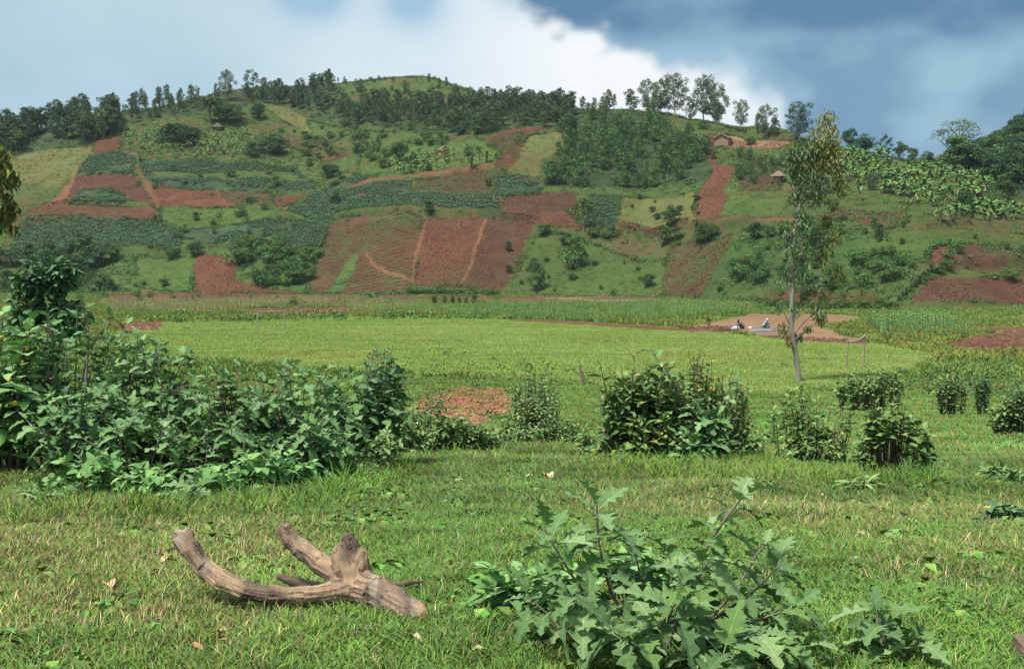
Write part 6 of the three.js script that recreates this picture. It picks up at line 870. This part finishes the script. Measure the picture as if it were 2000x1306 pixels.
{ // a second eucalyptus whose trunk stands outside the left edge
  const f1 = P3(-130, 800, 20), p = onGround(f1.x, f1.z), t = thing('eucalyptus_tree', 'drooping eucalyptus branches hanging in from the left edge of the picture', 'tree', p), d = -p.z, k = d / F, r = rng(971), X = (x, y, z = 0) => P3(x, y, d + z).sub(p), tr = new MB();
  tr.tube(new THREE.CatmullRomCurve3([[-130, 815], [-125, 650], [-118, 450], [-110, 250], [-105, 120]].map(([x, y]) => X(x, y))).getPoints(20), 9 * k, 3 * k, [0.3, 0.27, 0.23], 9, 0.1, r); part('trunk', tr.geo(), matBark, t);
  const cr = new MB(), pal = [[0.16, 0.18, 0.045], [0.12, 0.15, 0.045], [0.21, 0.215, 0.06], [0.095, 0.13, 0.045]];
  for (const [x, y, rx, ry, n] of [[-10, 300, 32, 30, 95], [5, 340, 30, 26, 70], [-15, 385, 38, 24, 80], [14, 405, 18, 16, 36], [-8, 430, 30, 16, 34], [24, 442, 14, 8, 12], [-60, 330, 50, 50, 130], [-70, 240, 50, 50, 130], [-120, 180, 60, 60, 160]]) { const br = new MB(), c = X(x, y); br.tube([X(-118, y + 40), X((x - 118) / 2, y - 6), c], 2 * k, 0.5 * k, [0.16, 0.13, 0.09], 5, 0.1, r); part('branch', br.geo(), matBark, t); hangingLeaves(cr, c, rx * k, ry * k, rx * k, Math.round(n * 2), 20 * k, pal, r); }
  part('crown', cr.geo(), matEuc, t);
}

// ---- the fallen log
{
  const p = at(640, 1188), t = thing('log', 'forked barkless log of greyish-brown wood lying in the left foreground', 'log', p), d = -p.z, k = d / F, caps = [];
  const run = (list) => { for (let i = 0; i < list.length - 1; i++) { const [x, y, z, r0] = list[i], [X, Y, Z, r1] = list[i + 1], a = P3(x, y, d + z).sub(p), b = P3(X, Y, d + Z).sub(p); caps.push([a.x, a.y, a.z, b.x, b.y, b.z, r0 * k, r1 * k]); } };
  run([[357, 1056, 0.1, 15], [374, 1075, 0.08, 17], [400, 1110, 0.05, 17.5], [432, 1132, -0.02, 17], [477, 1153, -0.08, 17], [526, 1162, -0.1, 16.5], [591, 1164, -0.1, 17], [650, 1158, -0.06, 20], [700, 1150, 0, 27]]);
  run([[357, 1056, 0.1, 13], [347, 1046, 0.1, 8], [343, 1042, 0.1, 3]]); run([[362, 1056, 0.1, 11], [367, 1042, 0.11, 6], [368, 1038, 0.11, 3]]); run([[554, 1036, 0.18, 8], [548, 1028, 0.19, 4]]); run([[557, 1038, 0.18, 7], [561, 1028, 0.18, 3]]);
  run([[700, 1146, 0, 30], [735, 1160, -0.1, 31], [768, 1178, -0.2, 29], [806, 1200, -0.33, 25], [815, 1206, -0.36, 22]]); run([[700, 1140, 0, 30], [686, 1110, 0.02, 29], [676, 1090, 0.03, 26]]); run([[672, 1092, 0.03, 18], [660, 1078, 0.03, 12]]); run([[690, 1085, 0.03, 17], [683, 1062, 0.03, 14], [676, 1050, 0.02, 8]]); run([[705, 1100, 0.0, 16], [708, 1078, 0.0, 8]]);
  run([[660, 1120, 0.05, 24], [625, 1100, 0.1, 18], [590, 1074, 0.14, 16.5], [566, 1052, 0.17, 14], [554, 1036, 0.18, 9]]);
  const grainAt = (x, y, z) => {                                   // place along and around the nearest limb
    let best = 1e9, s = 0, an = 0;
    caps.forEach((c, i) => { const dx = c[3] - c[0], dy = c[4] - c[1], dz = c[5] - c[2], q = dx * dx + dy * dy + dz * dz, t = clamp(((x - c[0]) * dx + (y - c[1]) * dy + (z - c[2]) * dz) / q), ox = x - c[0] - dx * t, oy = y - c[1] - dy * t, oz = z - c[2] - dz * t, v = Math.hypot(ox, oy, oz) - mix(c[6], c[7], t); if (v < best) { best = v; const L = Math.sqrt(q), l2 = Math.hypot(dx, dy) || 1; s = i * 0.37 + t * L; an = Math.atan2(oz, (-ox * dy + oy * dx) / l2); } });
    const w = vn(s * 9 + 3, an * 1.3) * 1.6; return [vn(an * 6.5 + w + 40, s * 7), vn(an * 15 + w * 2 + 70, s * 16), vn(s * 5 + 9, an * 0.8 + 20), s];
  };
  const wob = (x, y, z, mn) => { if (Math.abs(mn) > 0.03) return 0; const [a, b, c] = grainAt(x, y, z); return (a - 0.5) * 0.009 + (b - 0.5) * 0.005 + (c - 0.5) * 0.012 + (vn(x * 75 + y * 31, z * 75 + y * 52) - 0.5) * 0.005 + (a < 0.22 ? 0.005 : 0); };
  const bark = (x, y, z) => {
    const [a, b2, c3] = grainAt(x, y, z), n = vn(x * 9 + 4, y * 9 + z * 7), stain = Math.exp(-(((x + 0.3) / 0.14) ** 2 + ((y - 0.07) / 0.07) ** 2)) + Math.exp(-(((x - 0.24) / 0.12) ** 2 + ((y - 0.02) / 0.1) ** 2)) * 0.7, dark = clamp(sstep(0.5, 0.8, n * 0.75 + c3 * 0.3 + stain * 0.28) * 0.9), lich = sstep(0.72, 0.85, vn(x * 24 + 60, y * 24 + z * 19)) * 0.4;
    const c = [mix(0.27, 0.085, dark), mix(0.183, 0.058, dark), mix(0.115, 0.044, dark)].map((v, k) => mix(v, [0.29, 0.26, 0.21][k], lich)), f = (a < 0.24 ? 0.45 : 0.84 + 0.3 * a) * (0.72 + 0.56 * b2) * (0.8 + 0.4 * vn(x * 60 + 7, y * 60 + z * 46)); return c.map((v) => v * f * 1.15);
  };
  part('trunk', skin(caps, 0.0052, 0.012, bark, wob), matBark, t);
  const limb = (name, list, label) => { const c2 = []; for (let i = 0; i < list.length - 1; i++) { const [x, y, z, r0] = list[i], [X, Y, Z, r1] = list[i + 1], a = P3(x, y, d + z).sub(p), b = P3(X, Y, d + Z).sub(p); c2.push([a.x, a.y, a.z, b.x, b.y, b.z, r0 * k, r1 * k]); } part(name, skin(c2, 0.006, 0.008, (x, y, z) => bark(x + 2, y, z).map((v) => v * 0.8), wob), matBark, t, label); };
  limb('branch', [[545, 1126, 0.3, 6], [575, 1136, 0.27, 9.5], [610, 1146, 0.22, 10.5], [650, 1152, 0.12, 12]], 'grey half-buried back limb'); limb('branch', [[722, 1142, 0.12, 11], [755, 1142, 0.16, 8], [790, 1140, 0.18, 6.5], [826, 1134, 0.2, 3]], 'thin pale limb pointing right');
  const fl = new MB(), r = rng(981); for (let i = 0; i < 34; i++) { const a = P3(795 + r() * 35, 1205 + r() * 14, d - 0.2 + r() * 0.1).sub(p), e = V(rr(-0.08, 0.08, r), rr(-0.01, 0.05, r), rr(-0.03, 0.06, r)); fl.tube([a, a.clone().addScaledVector(e, 0.5), a.clone().add(e)], 0.0028, 0.001, [0.5, 0.4, 0.24], 4, 0, r); } part('splinter', fl.geo(), matBark, t).userData.kind = 'stuff';
}
// ---- little things lying in the grass
function chip(px, py, s, col, label, name, cat, seed) { const p = at(px, py), t = thing(name, label, cat, p.clone().add(V(0, 0.035, 0))), r = rng(seed), mb = new MB(), N = 8, L = [], M = [], Q = []; for (let i = 0; i <= N; i++) { const u = i / N, w = Math.pow(Math.sin(Math.PI * clamp(u * 0.96 + 0.02)), 0.7) * 0.3 * s, y = 0.3 * s * Math.sin(u * 3) * r() + 0.1 * s * u; const c = () => col.map((v) => v * (0.75 + 0.5 * r())); L.push(mb.v(u * s, y + w * 0.6, -w, c())); M.push(mb.v(u * s, y, 0, c())); Q.push(mb.v(u * s, y + w * 0.5, w, c())); } for (let i = 0; i < N; i++) { mb.quad(L[i], M[i], M[i + 1], L[i + 1]); mb.quad(M[i], Q[i], Q[i + 1], M[i + 1]); } part('blade', mb.geo(), matPlain, t); t.rotation.y = r() * 6; return t; }
chip(335, 1106, 0.09, [0.5, 0.36, 0.2], 'curled tan dead leaf left of the raised end of the log', 'dead_leaf', 'dead leaf', 991); chip(205, 1155, 0.12, [0.45, 0.34, 0.2], 'pale dry leaf in the grass far left of the log', 'dead_leaf', 'dead leaf', 992); chip(1062, 938, 0.2, [0.55, 0.45, 0.27], 'pale dry maize husk in the grass above the big prickly plant', 'maize_husk', 'husk', 993); chip(1042, 937, 0.12, [0.6, 0.5, 0.32], 'small curled pale husk just left of the longer husk', 'maize_husk', 'husk', 994); chip(1495, 960, 0.12, [0.55, 0.4, 0.25], 'pale scrap of dry leaf right of the top of the prickly plant', 'dead_leaf', 'dead leaf', 995); chip(395, 1285, 0.07, [0.4, 0.24, 0.12], 'small brown dead leaf at the bottom left of the log', 'dead_leaf', 'dead leaf', 996);
{ const g = new THREE.IcosahedronGeometry(1, 3), q = g.attributes.position; for (let i = 0; i < q.count; i++) { const x = q.getX(i), y = q.getY(i), z = q.getZ(i), f = 0.8 + 0.4 * vn(x * 2 + 3, z * 2 + y); q.setXYZ(i, x * 0.045 * f, y * 0.03 * f, z * 0.035 * f); } const m = top('stone', paint(g, [0.5, 0.4, 0.28], 0.3), matPlain, 'small pale stone lying in the grass left of the husks', 'stone'); m.position.copy(at(894, 946)).add(V(0, 0.03, 0)); }
renderer.render(scene, camera);
